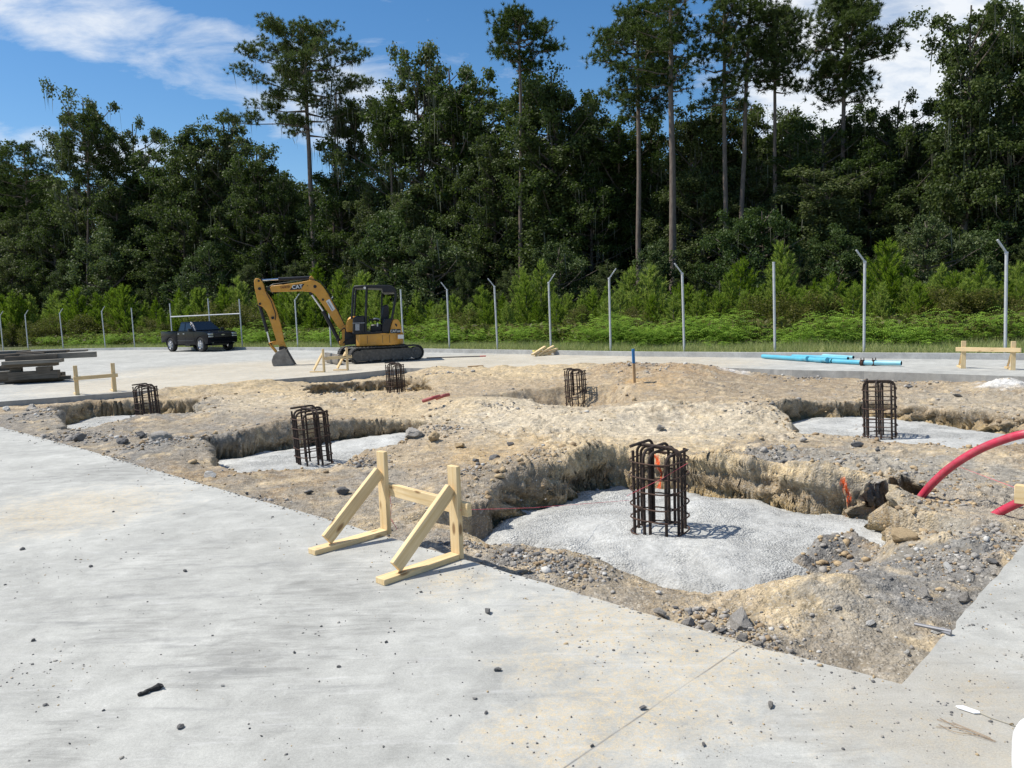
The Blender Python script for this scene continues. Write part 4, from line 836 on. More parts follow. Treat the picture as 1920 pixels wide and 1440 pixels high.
for k in range(120):   # more pebbles, alike
    px, py = rs.uniform(0, 1900), 1440-abs(rs.gauss(0, 1))*260
    q = up(px, py)
    sd_ = poly_sd(DP, np.array([q.x]), np.array([q.y]))[0][0]
    if py < 830 or sd_ > -.03: continue
    r_ = rs.uniform(.0025, .006); o = link('pebble', random.choice(BIG['d' if rs.random() < .8 else 'g'])); o.location = (q.x, q.y, r_*.4); o.scale = (r_,)*3; o.rotation_euler = (rs.random(), rs.random(), rs.random()*6)
    tag(o, 'tiny dark pebble scattered loose on the pale concrete slab', 'pebble', 'tiny pebbles scattered on the slab')
# uncountable grit and gravel
ico = bmesh.new(); bmesh.ops.create_icosphere(ico, subdivisions=1, radius=1); IV = np.array([v.co[:] for v in ico.verts]); IF = np.array([[v.index for v in f.verts] for f in ico.faces]); ico.free()
def gravel(name, lab, N, pick, size, mats_, cols_=None):
    n = len(N); X0 = N[:, 0]; Y0 = N[:, 1]; Z0 = N[:, 2]; s_ = size
    J = IV[None]*(1+rng.normal(0, .22, (n, len(IV), 1))); J = J*np.stack([rng.uniform(.7, 1.3, n), rng.uniform(.7, 1.3, n), rng.uniform(.45, .9, n)], 1)[:, None, :]
    a = rng.uniform(0, 6.28, n); ca, sa = np.cos(a)[:, None], np.sin(a)[:, None]; Jx = J[..., 0]*ca-J[..., 1]*sa; Jy = J[..., 0]*sa+J[..., 1]*ca
    V = np.stack([Jx, Jy, J[..., 2]], -1)*s_[:, None, None]+np.stack([X0, Y0, Z0+s_*.25], 1)[:, None, :]
    F = (IF[None]+(np.arange(n)*len(IV))[:, None, None]).reshape(-1, 3)
    me = npmesh(name, V.reshape(-1, 3), F, mats_); mi = np.repeat(rng.choice(len(mats_), n, p=cols_), len(IF)); me.polygons.foreach_set('material_index', mi.astype(np.int32))
    o = link(name, me); tag(o, lab, 'gravel', kind='stuff')
n = 9000; px = rng.uniform(-40, 1960, n*3); py = rng.uniform(700, 1290, n*3); 
P = np.array([up(a, b, -.08)[:2] for a, b in zip(px, py)]); sdv = poly_sd(DP, P[:, 0], P[:, 1])[0]; hz = terrain(P[:, 0], P[:, 1])
dens = fbm(P[:, 0]*1.3, P[:, 1]*1.3, 401, 3); ok = (sdv > .02) & (hz[1] > .12) & (dens+rng.normal(0, .35, len(dens))-.35*(P[:, 0]*.7+P[:, 1]*.71 < 4.9) > -.05); P = P[ok]; Z = hz[0][ok]; dist = np.hypot(P[:, 0], P[:, 1])
gravel('gravel', 'loose crumbs and gravel scattered over the excavated dirt', np.c_[P, Z], None, np.clip(rng.lognormal(-5.35, .55, len(P)), .002, .028)*(.6+dist*.07), [ROCKM, ROCKT, ROCKD, ROCKW], [.34, .38, .14, .14])
n = 30000; px = rng.uniform(-40, 1960, n); py = rng.uniform(715, 1110, n); P = np.array([up(a, b, -.2)[:2] for a, b in zip(px, py)]); hz = terrain(P[:, 0], P[:, 1]); hd_ = hz[1]
ok = (hz[5] > .1) & (((hd_ > -.12) & (hd_ < .5)) | (fbm(P[:, 0]*.9, P[:, 1]*.9, 431, 3) > .42)) & (rng.random(n) < .5*np.exp(-((hd_-.12)/.3)**2)+.05); P = P[ok]; Z = hz[0][ok]; dist = np.hypot(P[:, 0], P[:, 1])
gravel('clods', 'crumbled earth clods along the rims and walls of the pits', np.c_[P, Z], None, np.clip(rng.lognormal(-4.1, .5, len(P)), .006, .06)*(.6+dist*.03), [ROCKT, ROCKM, CLODB], [.5, .12, .38])
SP = [(1030,1058,.28,420),(1090,1075,.22,260),(960,1040,.2,200),(880,1020,.18,160),(1545,1040,.16,330),(1590,1050,.13,200),(1390,1172,.16,220),(1310,1150,.14,150),(1450,1205,.12,100),(560,985,.25,260),(470,945,.3,320),(520,968,.2,160),(300,845,.45,620),(220,825,.45,380),(130,815,.6,380),(90,785,.8,300),(250,770,.9,420),(1830,1000,.3,420),(1880,1030,.25,200),(1770,1060,.25,180),(690,860,.35,260),(480,835,.5,300),(880,900,.3,150),(1450,838,.4,260),(1600,845,.35,150),(950,770,.6,120),(820,705,.9,200),(1200,705,1.2,420),(1300,695,1.0,300),(650,735,.9,200),(1500,705,.9,180),(1700,712,.9,160),(1620,770,.5,160),(1750,790,.4,140),(1420,780,.4,120),(1000,880,.4,160),(830,815,.4,200)]
PP = []; SS = []
for a_, b2, r_, n_ in SP:
    q = up(a_, b2, -.1); rr_ = rng.normal(0, .5, (n_, 2))*r_; PP.append(rr_+np.array([q.x, q.y])); SS.append(np.clip(rng.lognormal(-4.75, .55, n_), .004, .045)*(.55+math.hypot(q.x, q.y)*.055))
P = np.concatenate(PP); SS = np.concatenate(SS); hz = terrain(P[:, 0], P[:, 1]); ok = hz[5] > .0; P = P[ok]; SS = SS[ok]; Z = np.maximum(hz[0][ok], np.where(hz[1][ok] < 0, -.41, -9))
gravel('rubble', 'broken grey rubble and dark crumbs heaped in patches on the dirt', np.c_[P, Z], None, SS, [ROCKM, CLODB, ROCKD, ROCKW], [.55, .2, .2, .05])
px = rng.uniform(-20, 1940, 10000); py = 790+rng.uniform(0, 1, 10000)**.8*650; P = np.array([up(a, b)[:2] for a, b in zip(px, py)]); sdv = poly_sd(DP, P[:, 0], P[:, 1])[0]
nearedge = np.exp(sdv*2.2); ok = (sdv < -.01) & (P[:, 1] < 16) & (rng.random(len(P)) < .05+.5*nearedge+.45*(fbm(P[:, 0]*1.1, P[:, 1]*1.1, 441, 3) > .38)); P = P[ok]; dist = np.hypot(P[:, 0], P[:, 1])
gravel('grit', 'fine grit and crumbs scattered over the pale slab', np.c_[P, np.zeros(len(P))], None, np.clip(rng.lognormal(-6.0, .5, len(P)), .001, .009)*(.65+dist*.12), [ROCKM, ROCKT, ROCKD], [.45, .15, .4])
# crumbs spilt along the near slab edge
n = 2600; tt = rng.uniform(0, 1, n); E0 = np.array(NEAR[0][:2]); E1 = np.array(NEAR[-1][:2]); 
NE = np.array([p[:2] for p in NEAR]); L = np.r_[0, np.cumsum(np.hypot(*np.diff(NE, axis=0).T))]; s_ = tt**2*0+tt*L[-1]; ptx = np.interp(s_, L, NE[:, 0]); pty = np.interp(s_, L, NE[:, 1])
offn = rng.normal(.05, .05, n); P = np.c_[ptx+.70*offn, pty+.71*offn]; hz = terrain(P[:, 0], P[:, 1]); sdv = hz[5]; Z = np.where(sdv > 0, hz[0], 0)
gravel('edge_crumbs', 'grey crumbs lining the cut edge of the slab', np.c_[P, Z], None, np.clip(rng.lognormal(-5.3, .5, n), .002, .02)*(.6+np.hypot(P[:, 0], P[:, 1])*.07), [ROCKM, ROCKT, ROCKD], [.5, .3, .2])
# ================================================================ EXCAVATOR
YEL = mat('machine_yellow', (.62, .30, .03), .5, scale=3, col2=(.50, .23, .025), coat=.05, dust=.18); BLK = mat('machine_black', (.012, .013, .017), .45, scale=5, dust=.04, spec=.35); TRK = mat('track_rubber', (.022, .022, .022), .85, scale=9, dust=.25)
FRM = mat('track_frame_steel', (.075, .068, .06), .75, scale=6, dust=.3); CHR = mat('cylinder_chrome', (.62, .63, .65), .18, 1.0, var=.03); BKT = mat('bucket_steel', (.27, .245, .215), .6, .25, scale=6, col2=(.16, .14, .12), dust=.3, bump=.3); WHT = mat('sticker_white', (.68, .68, .66), .5, var=.03); DRED = mat('sticker_dark_red', (.10, .02, .012), .6); STKG = mat('sticker_grey', (.30, .31, .33), .6, var=.25, scale=25)
R0 = Vector((-4.66, 27.02, 0)); HY = rad(10.5); UY = rad(26)
hX = Vector((math.cos(HY), math.sin(HY), 0)); hY = Vector((-math.sin(HY), math.cos(HY), 0)); uX = Vector((math.cos(UY), math.sin(UY), 0)); uY = Vector((-math.sin(UY), math.cos(UY), 0)); UZ = Vector((0, 0, 1))
def EP(px, py, yl=0.0):
    d = ray(px, py); o = Vector((0, 0, EYE)); P0 = R0+hY*yl; t = (P0-o).dot(hY)/d.dot(hY); q = o+d*t-P0; return (q.dot(hX), q.z)
def E3(px, py, yl=0.0): x, z = EP(px, py, yl); return hX*x+hY*yl+UZ*z
ex = thing('excavator', 'yellow and black mini excavator with open canopy, bucket resting on the slab', 'excavator', R0)
def side(pts, yl=0.0): return [EP(px, py, yl) for px, py in pts]
def hprism(name, pts, y0, y1, m, yl=0.0, bevel=.008, parent=ex, mb=None):
    mb = mb or MB(); mb.prism(side(pts, yl), y0, y1, X=hX, Y=hY, Z=UZ)
    return mb.build(name, m, parent, bevel=bevel, seg=1) if name else mb
# undercarriage
TL = 2.62; TH = .56; TR = TH/2
def stadium(L, r, lug=.0, n=22):
    out = []; per = []
    for k in range(n+1): a = -math.pi/2+math.pi*k/n; per.append((L/2-r+r*math.cos(a), r+r*math.sin(a), math.cos(a), math.sin(a)))
    m_ = 34
    for k in range(1, m_): per.append((L/2-r-(L-2*r)*k/m_, 2*r, 0, 1))
    for k in range(n+1): a = math.pi/2+math.pi*k/n; per.append((-L/2+r+r*math.cos(a), r+r*math.sin(a), math.cos(a), math.sin(a)))
    for k in range(1, m_): per.append((-L/2+r+(L-2*r)*k/m_, 0, 0, -1))
    for i, (x, z, nx, nz) in enumerate(per): q = -lug if i % 2 else 0; out.append((x+nx*q, z+nz*q))
    return out
for s_ in (-1, 1):
    c = uY*(s_*.79); mb = MB(); outp = stadium(TL, TR, .018); n = len(outp); inn = stadium(TL-.11, TR-.055); vs = []
    for (yy_) in (-.2, .2):
        for P in (outp, [(x, z+.055) for x, z in inn]): vs += [c+uX*x+UZ*z+uY*yy_ for x, z in P]
    fs = []
    for i in range(n):
        j = (i+1) % n; fs += [(i, j, n+j, n+i), (2*n+i, 3*n+i, 3*n+j, 2*n+j), (i, 2*n+i, 2*n+j, j), (n+i, n+j, 3*n+j, 3*n+i)]
    mb.add(vs, fs); tr = mb.build('track', TRK, ex)
    mb = MB(); fy = c+uY*(s_*.06)
    mb.prism([(-1.06, .16), (-.97, .085), (.74, .085), (1.0, .16), (1.04, .38), (.80, .46), (-.90, .475), (-1.08, .40)], -.10, .10, O=fy, X=uX, Y=uY); mb.build('track_frame', FRM, ex, bevel=.01, seg=1)
    mb = MB(); mb.cyl(fy+uX*1.03+UZ*.28-uY*.12, fy+uX*1.03+UZ*.28+uY*.12, .20, 28); mb.cyl(fy+uX*1.03+UZ*.28-uY*.15, fy+uX*1.03+UZ*.28+uY*.15, .10, 20); mb.build('sprocket', FRM, tr, smooth=True)
    mb = MB(); mb.cyl(fy-uX*1.06+UZ*.27-uY*.11, fy-uX*1.06+UZ*.27+uY*.11, .18, 28); mb.build('idler', FRM, tr, smooth=True)
    for k in range(4):
        mb = MB(); xx = -.62+.40*k; mb.cyl(fy+uX*xx+UZ*.105-uY*.13, fy+uX*xx+UZ*.105+uY*.13, .055, 16); mb.build('roller', FRM, tr, smooth=True)
mb = MB(); mb.box(UZ*.38, (1.2, 1.3, .22), Matrix.Rotation(UY, 3, 'Z')); mb.build('car_body', BLK, ex, bevel=.02)
mb = MB(); mb.cyl(UZ*.48, UZ*.64, .42, 32); mb.build('swing_bearing', BLK, ex, smooth=True)
mb = MB(); bc = -uX*1.72
mb.prism([(-.02, .02), (.05, .0), (.07, .02), (.03, .14), (.05, .36), (.0, .37), (-.04, .16)], -.99, .99, O=bc, X=uX, Y=uY)
for s_ in (-1, 1): mb.box(bc+uY*(s_*.985)+uX*.04+UZ*.19, (.13, .018, .34), Matrix.Rotation(UY, 3, 'Z'))
mb.build('blade', BKT, ex, bevel=.006, seg=1)
mb = MB()
for s_ in (-1, 1): mb.beam(bc+uY*(s_*.42)+uX*.05+UZ*.20, -uX*.5+uY*(s_*.42)+UZ*.30, .09, .12)
mb.build('blade_arm', BLK, ex, bevel=.01, seg=1)
# house: plan outline extruded
def plan(px0, px1, py0, py1, m, name, rear=.55, w=.93, front=.12, ylp=-.9, parent=ex, inset=0):
    x0, zt = EP(px0, py0, ylp); x1, zb = EP(px1, py1, ylp); _, zt2 = EP(px1, py0, ylp)
    pts = [(x0, -w+front), (x0+front, -w)]; n = 10
    for k in range(n+1): a = -math.pi/2+math.pi*k/n; pts.append((x1-rear+rear*math.cos(a), w*math.sin(a)))
    pts += [(x0+front, w), (x0, w-front)]
    mb = MB(); nn = len(pts); z0, z1 = min(zb, zt), max(zb, zt)
    vs = [hX*p[0]+hY*p[1]+UZ*z0 for p in pts]+[hX*p[0]+hY*p[1]+UZ*z1 for p in pts]; mb.add(vs, [tuple(range(nn)), tuple(range(nn, 2*nn))]+[(i, (i+1) % nn, nn+(i+1) % nn, nn+i) for i in range(nn)])
    return mb.build(name, m, parent, bevel=.025)
skirt = plan(667, 759, 627.5, 645.5, YEL, 'lower_body', rear=.5)
mb = MB(); x0, z0 = EP(664, 645.5, -.9); _, z1 = EP(664, 627, -.9)
mb.box(hX*((EP(667, 640, 0)[0]+EP(742, 640, 0)[0])/2)+UZ*.63, (1.4, 1.4, .1), Matrix.Rotation(HY, 3, 'Z')); mb.build('floor_frame', BLK, ex)
for xa in (689, 717.5, 730.5):
    x_, _ = EP(xa, 636, -.94); mb = MB(); mb.box(hX*x_-hY*.932+UZ*.80, (.012, .006, .27), Matrix.Rotation(HY, 3, 'Z')); mb.build('panel_seam', BLK, skirt)
# engine cover (rear), with yellow curved hump, and black diagonal panel
hprism('engine_cover', [(729, 625.5), (733, 610), (736, 600), (740, 598), (746, 598.5), (750, 604), (752.5, 614), (754, 625.5)], -.80, .80, YEL, -.8, .05)
hprism('side_panel', [(716, 625.5), (717, 606), (722, 596), (737, 597.5), (733.5, 606), (730, 625.5)], -.84, .84, BLK, -.84, .03)
hprism('decal', [(733.5, 617), (751, 617), (751, 624.8), (732, 624.8)], -.812, -.803, BLK, -.8, 0)
hprism('air_vent', [(741, 606), (745, 609), (744, 613), (740.5, 609)], -.806, -.80, BLK, -.8, 0)
def put_text(txt, size, m, px, py, yl, name, ang=0.0, parent=ex, sx_=1.0):
    me = text_mesh(txt, size, .002, m, name); X_ = hX*math.cos(ang)+UZ*math.sin(ang); Z_ = -hX*math.sin(ang)+UZ*math.cos(ang)
    M_ = Matrix((X_*sx_, Z_, -hY)).transposed().to_4x4(); M_.translation = E3(px, py, yl); me.transform(M_); return link(name, me, parent)
put_text('CAT', .12, WHT, 738.0, 621, -.815, 'lettering', sx_=.95); put_text('305', .085, WHT, 748.0, 621.2, -.815, 'lettering')
hprism('sticker', [(746, 627.5), (757, 627.5), (757, 635), (746, 635)], -.905, -.897, WHT, -.9, 0)
x_, z_ = EP(751.5, 631, -.9)
# front cab furniture
hprism('front_hood', [(648.5, 623), (649, 604), (652, 597), (659, 592.5), (668, 593), (668, 623)], -.30, .72, YEL, -.3, .06)
hprism('side_console', [(661, 624), (661.5, 597), (668, 592.5), (684, 591.5), (684.5, 624)], -.88, -.3, BLK, -.88, .04)
hprism('access_label', [(666, 607.5), (674, 607.5), (674, 619.5), (666, 619.5)], -.886, -.879, STKG, -.88, 0)
hprism('handrail', [(661, 605.3), (684, 604.7), (684, 606), (661, 606.6)], -.90, -.88, STKG, -.88, 0)
hprism('floor_plate', [(661, 622.5), (717, 621.5), (717, 626), (661, 627)], -.86, .86, BLK, -.86, .01)
mb = MB()
for a_, b2 in (((693, 606), (690, 592)), ((698, 605), (702, 596)), ((706, 606), (708, 596))): mb.tube([E3(*a_, -.4), E3(*b2, -.4)], .018, 8)
mb.tube([E3(692, 600, -.4), E3(700, 599, -.4), E3(711, 602, -.4)], .03, 8); mb.build('control_lever', BLK, ex, smooth=True)
mb = MB(); mb.tube([E3(700, 598, -.42), E3(707, 597.3, -.42), E3(712, 599, -.42)], .028, 8); mb.build('armrest', STKG, ex, smooth=True)
seat = hprism('seat', [(697, 621), (699, 611), (713, 608), (716, 621)], -.35, .25, BLK, -.1, .05)
hprism('backrest', [(713, 607), (715, 593), (717, 575), (720, 571), (727, 571), (729, 577), (729, 596), (725, 608)], -.32, .22, BLK, -.1, .05)
hprism('warning_sign', [(706.5, 605.5), (709, 605.5), (709, 612), (706.5, 612)], -.62, -.61, WHT, -.6, 0); hprism('pump_cover', [(694, 622), (695, 609), (716, 607), (717, 622)], -.6, .1, BLK, -.6, .03)
# canopy
mb = MB(); 
def loop(pts, yl, r): mb.tube([E3(px, py, yl) for px, py in pts], r, 10)
loop([(659.5, 598), (661.5, 560), (663, 541), (665.5, 537.5), (671, 536.5)], -.82, .036); mb.build('front_post', BLK, ex, smooth=True)
mb = MB(); loop([(685.5, 622), (686, 590), (687.5, 540)], -.84, .042); mb.build('middle_post', BLK, ex, smooth=True)
mb = MB(); loop([(735, 598), (739, 575), (742, 556), (741, 545), (738, 539)], -.80, .042); mb.build('rear_post', BLK, ex, smooth=True)
mb = MB(); mb.tube([E3(664.5, 596, .75), E3(667, 545, .75), E3(671, 538.5, .75)], .036, 10); mb.build('front_post', BLK, ex, smooth=True)
mb = MB(); mb.tube([E3(715.5, 600, .75), E3(716, 560, .75), E3(717, 542, .75)], .036, 10); mb.build('rear_post', BLK, ex, smooth=True)
mb = MB(); mb.tube([E3(720, 551, -.2), E3(739, 550, -.2)], .02, 8); mb.build('rear_crossbar', STKG, ex, smooth=True)
hprism('canopy_roof', [(662.5, 538), (664, 535.5), (690, 534), (728, 534.2), (736, 536), (742, 542), (742.5, 548), (718, 548), (716, 541), (690, 540), (665, 540)], -.86, .86, BLK, -.86, .02)
hprism('work_light', [(682, 538), (686, 538), (686, 542), (682, 542)], -.90, -.86, WHT, -.88, .004)
# boom, stick
BO = [(641, 619), (635.5, 615.5), (627, 603.5), (618, 590), (606, 573), (597, 560), (590, 551.5), (583, 547.5), (565, 545.8), (540, 546.6), (509, 547.6), (507, 541), (509, 536), (535, 533.3), (560, 530), (577, 526.5), (586, 525.8), (592, 527), (600, 531.5), (607, 539), (613, 548), (624, 567), (636, 589), (646, 608), (647, 613)]
boom = hprism('boom', BO, -.11, .11, YEL, 0, .012)
hprism('boom_bracket', [(579, 527), (581, 519), (584, 517), (588, 521), (591, 528)], -.09, .09, YEL, 0, .01, boom)
hprism('decal', [(551, 534.2), (571, 532), (564, 542.6), (543, 544)], -.117, -.111, BLK, -.11, 0, boom)
put_text('CAT', .18, WHT, 557.3, 538, -.12, 'lettering', rad(3.5), boom); put_text('YANCEY', .11, DRED, 535, 538.6, -.115, 'lettering', rad(3.5), boom, .82)
hprism('sticker', [(611, 564.5), (617.5, 560.5), (628.5, 579.5), (622.5, 584)], -.116, -.111, WHT, -.11, 0, boom)
put_text('RENTAL', .075, STKG, 619.8, 572.2, -.12, 'lettering', rad(-58), boom, .9) if False else hprism('lettering', [(613.5, 566.5), (615.5, 565), (625, 581), (623, 582.3)], -.119, -.116, STKG, -.11, 0, boom)
for (px, py, r_) in ((591, 537.5, .055), (577, 536, .012), (606, 562, .04)):
    q = E3(px, py, 0); mb = MB(); mb.cyl(q-hY*.125, q+hY*.125, r_, 16); mb.build('pin', BLK, boom, smooth=True)
ST = [(477, 527), (479, 522.5), (484, 522), (490, 525), (494, 533), (497.5, 545), (504, 553), (511, 562), (519, 583), (526, 607), (531, 630), (532.5, 641), (530, 646), (512, 646.5), (510, 640), (518.5, 638), (513.5, 622), (506, 598), (500, 584), (492.5, 575), (485, 572), (481.5, 556), (478, 540)]
stick = hprism('stick', ST, -.095, .095, YEL, 0, .010)
for (px, py, r_) in ((486, 527, .035), (487.5, 541.5, .05), (504, 541.5, .06), (488, 570, .04), (512, 596, .05)):
    q = E3(px, py, 0); mb = MB(); mb.cyl(q-hY*.13, q+hY*.13, r_, 16); mb.build('pin', BLK, stick, smooth=True)
def cylinder(name, a, b_, c_, r1, r2, yl=0.0, par=ex):
    """barrel a->b, chrome rod b->c"""
    mb = MB(); A_, B_, C_ = E3(*a, yl), E3(*b_, yl), E3(*c_, yl); mb.cyl(A_, B_, r1, 18); mb.cyl(B_-(B_-A_).normalized()*.06, B_, r1*1.18, 18); o = mb.build(name, BLK, par, smooth=True)
    mb = MB(); mb.cyl(B_, C_, r2, 14); mb.build('rod', CHR, o, smooth=True); mb = MB(); mb.cyl(C_-hY*.06, C_+hY*.06, r2*1.9, 14); mb.build('rod_eye', BLK, o, smooth=True)
cylinder('stick_cylinder', (581, 520.5), (522, 523.5), (489, 525.5), .060, .034)
cylinder('boom_cylinder', (639, 645), (606, 583), (583, 550), .070, .036, -.02)
cylinder('bucket_cylinder', (486.5, 570), (501, 622), (506.5, 645), .055, .03)
mb = MB()
for yo in (-.125, .13): mb.tube([E3(647, 611, yo), E3(630, 575, yo), E3(612, 541, yo), E3(600, 527, yo), E3(580, 522.5, yo), E3(545, 528.5, yo), E3(512, 533, yo), E3(503, 538, yo), E3(500, 550, yo), E3(509, 566, yo), E3(517, 590, yo), E3(516, 600, yo)], .014, 6)
mb.build('hydraulic_hose', BLK, boom, smooth=True)
hprism('king_post', [(640, 612), (648, 609), (651, 618), (650, 641), (647, 648), (637, 648), (636, 640), (642, 636)], -.17, .17, YEL, 0, .015)
hprism('swing_bracket', [(647, 618), (668, 622), (668, 645), (646, 647)], -.22, .22, BLK, 0, .02)
mb = MB(); mb.tube([E3(634, 640, -.1), E3(637, 622, -.15), E3(645, 615, -.2), E3(652, 622, -.25), E3(660, 628, -.3)], .02, 7); mb.tube([E3(641, 646, -.12), E3(650, 636, -.28), E3(662, 632, -.3)], .02, 7); mb.build('hydraulic_hose', BLK, ex, smooth=True)
# linkage and bucket
mb = MB(); mb.beam(E3(504.5, 643, -.12), E3(511, 651, -.12), .03, .1, tuple(hY)); mb.beam(E3(506, 645, 0), E3(520, 662, 0), .09, .09, tuple(hY)); mb.beam(E3(506, 645, .12), E3(516, 640, .12), .03, .09, tuple(hY)); mb.beam(E3(504.5, 643, -.12), E3(516, 640, -.12), .03, .09, tuple(hY)); mb.build('linkage', YEL, ex, bevel=.01, seg=1)
hprism('stick_end', [(526, 640), (533, 640), (537, 652), (530, 655), (523, 648)], -.085, .085, YEL, 0, .01)
BK = [(536, 652), (528, 656), (520, 660), (514.5, 667), (512, 676), (514, 684), (521, 689), (535, 690.5), (557.5, 688.3), (548, 673), (541, 661)]
mb = MB(); hw = .31; shell = side(BK[1:9], 0); 
for k in range(len(shell)-1):
    a_, b2 = shell[k], shell[k+1]; A_ = hX*a_[0]+UZ*a_[1]; B_ = hX*b2[0]+UZ*b2[1]; nrm = (B_-A_).cross(hY).normalized()
    mb.box((A_+B_)/2, ((B_-A_).length+.014, hw*2, .022), Matrix(((B_-A_).normalized(), hY, (B_-A_).normalized().cross(hY))).transposed())
for s_ in (-1, 1): mb.prism(side(BK, 0), s_*hw-.012, s_*hw+.012, X=hX, Y=hY)
mb.build('bucket', BKT, ex, bevel=.003, seg=1)
for k in range(4):
    mb = MB(); yo = -.26+.173*k; a_ = E3(553, 688.2, 0)+hY*yo; b2 = E3(562, 690.0, 0)+hY*yo; mb.beam(a_, b2, .07, .035); mb.build('tooth', BKT, ex, bevel=.004, seg=1)
hprism('bucket_ear', [(524, 657), (524, 650), (532, 649), (539, 652), (537, 657)], -.16, .16, BLK, 0, .01)

# ================================================================ PICKUP
PAINT_ = mat('black_car_paint', (.003, .004, .008), .2, scale=3, var=.1, coat=.0, spec=.10); GLS = mat('tinted_glass', (.006, .008, .011), .1, var=.05, spec=.45); PLB = mat('black_plastic', (.012, .012, .013), .55); CHM = mat('wheel_chrome', (.66, .67, .70), .22, 1.0, var=.05); LMP = mat('lamp_glass', (.50, .52, .55), .12, .6, var=.1); TYR = mat('tyre_rubber', (.018, .018, .018), .85, bump=.4, bscale=80); SILV = mat('silver_trim', (.55, .56, .57), .3, .8)
fn_ = Vector((-16.75, 41.25, 0)); hd_ = rad(-38.5); fw = Vector((math.cos(hd_), math.sin(hd_), 0)); rt = Vector((fw.y, -fw.x, 0))
WB = 3.2; TWK = .76; ctr = fn_-rt*(-1)*0 + (-rt)*TWK - fw*1.6
tk = thing('pickup_truck', 'black crew cab pickup with chrome wheels parked on the far slab', 'pickup truck', ctr, hd_)
W_ = .87; sc_ = 1.0
arch = lambda cx, r_, n=9: [(cx+r_*math.cos(math.pi*k/n), .36+r_*math.sin(math.pi*k/n)*1.02) for k in range(n+1)]
def chamf(pts, y0, y1, name, m, bevel=.03, par=tk, seg=3): mb = MB(); mb.prism(pts, y0, y1); return mb.build(name, m, par, bevel=bevel, seg=seg)
# front clip and cab lower: outline from rear of cab forward, with the front arch cut out
low = [(-.80, .42), (-.80, 1.13), (.92, 1.15), (1.30, 1.135), (2.05, 1.10), (2.34, 1.03), (2.42, .93), (2.42, .62), (2.36, .45), (2.1, .42)]+[p for p in arch(1.6, .47)]+[(1.10, .40)]
chamf(low, -W_, W_, 'body', PAINT_, .055)
bed = [(-2.62, .62), (-2.62, 1.15), (-2.56, 1.17), (-.84, 1.13), (-.84, .42), (-1.08, .42)]+[p for p in arch(-1.6, .47)]+[(-2.12, .52)]
for s_ in (-1, 1): chamf(bed, s_*W_-(.0 if s_ < 0 else .09), s_*W_+(.09 if s_ < 0 else 0), 'bed_side', PAINT_, .03, seg=2)
mb = MB(); mb.box((-2.58, 0, .90), (.07, W_*2-.18, .52)); mb.box((-1.7, 0, .66), (1.72, W_*2-.18, .06)); mb.build('tailgate', PAINT_, tk, bevel=.01)
mb = MB(); mb.box((-2.70, 0, .60), (.14, 1.6, .16)); mb.build('rear_bumper', PLB, tk, bevel=.03)
mb = MB(); mb.box((0, 0, .42), (4.3, .9, .18)); mb.box((0, 0, .36), (.5, 1.45, .10)); mb.build('chassis', PLB, tk)
# greenhouse
zb, zt = 1.13, 1.66; bt = [(-.80, -.80), (1.02, -.78), (1.02, .78), (-.80, .80)]; tp = [(-.70, -.64), (.28, -.62), (.28, .62), (-.70, .64)]
def lerp2(a, b_, t): return (a[0]+(b_[0]-a[0])*t, a[1]+(b_[1]-a[1])*t)
mb = MB(); vs = [(x, y, zb) for x, y in bt]+[(x, y, zt) for x, y in tp]; mb.add([Vector(v) for v in vs], [(0, 3, 2, 1), (4, 5, 6, 7), (0, 1, 5, 4), (1, 2, 6, 5), (2, 3, 7, 6), (3, 0, 4, 7)]); mb.build('cab', PAINT_, tk, bevel=.045, seg=3)
def pane(c4, name='window', push=.006, par=tk):
    c4 = [Vector(c) for c in c4]; n = (c4[1]-c4[0]).cross(c4[3]-c4[0]).normalized(); ce = sum(c4, Vector())/4
    if n.dot(ce-Vector((0, 0, 1.2))) < 0: n = -n
    mb = MB(); vs = [c+n*(push-.03) for c in c4]+[c+n*push for c in c4]; mb.add(vs, [(0, 1, 2, 3), (4, 5, 6, 7)]+[(i, (i+1) % 4, 4+(i+1) % 4, 4+i) for i in range(4)]); return mb.build(name, GLS, par, bevel=.004, seg=1)
def gh(u, v, s_):  # point on side glass plane: u along x 0..1 rear..front, v 0..1 up
    x0 = -.80+.10*v; x1 = 1.02-.74*v; y = .80-.16*v; return (x0+(x1-x0)*u, s_*(y-.0), zb+(zt-zb)*v)
for s_ in (-1, 1):
    pane([gh(.07, .08, s_), gh(.40, .08, s_), gh(.46, .86, s_), gh(.09, .86, s_)], 'side_window'); pane([gh(.45, .08, s_), gh(.86, .08, s_), gh(.93, .86, s_), gh(.53, .86, s_)], 'side_window')
pane([(.98, -.70, zb+.04), (.98, .70, zb+.04), (.335, .56, zt-.05), (.335, -.56, zt-.05)], 'windscreen', .02)
pane([(-.78, -.66, zb+.08), (-.78, .66, zb+.08), (-.71, .54, zt-.08), (-.71, -.54, zt-.08)], 'rear_window', .01)
mb = MB(); mb.beam((1.0, -.765, zb+.03), (.31, -.60, zt-.02), .035, .03); mb.build('pillar_trim', SILV, tk)
# doors: seams, handles
for s_ in (-1, 1):
    for x_ in (-.74, .08, .96):
        mb = MB(); mb.box((x_, s_*(W_+.001), .80), (.012, .006, .62)); mb.build('door_seam', PLB, tk)
    for x_ in (-.05, .70):
        if x_ == .70: x_ = -.60
        mb = MB(); mb.box((x_+.0, s_*(W_+.014), 1.0), (.17, .02, .035)); mb.build('door_handle', SILV, tk, bevel=.006)
    mb = MB(); mb.box((.80, s_*(W_+.10), 1.20), (.10, .22, .17)); mb.build('mirror', PLB, tk, bevel=.03)
    mb = MB(); mb.box((.1, s_*(W_+.004), .62), (1.75, .016, .05)); mb.build('side_moulding', PLB, tk, bevel=.004)
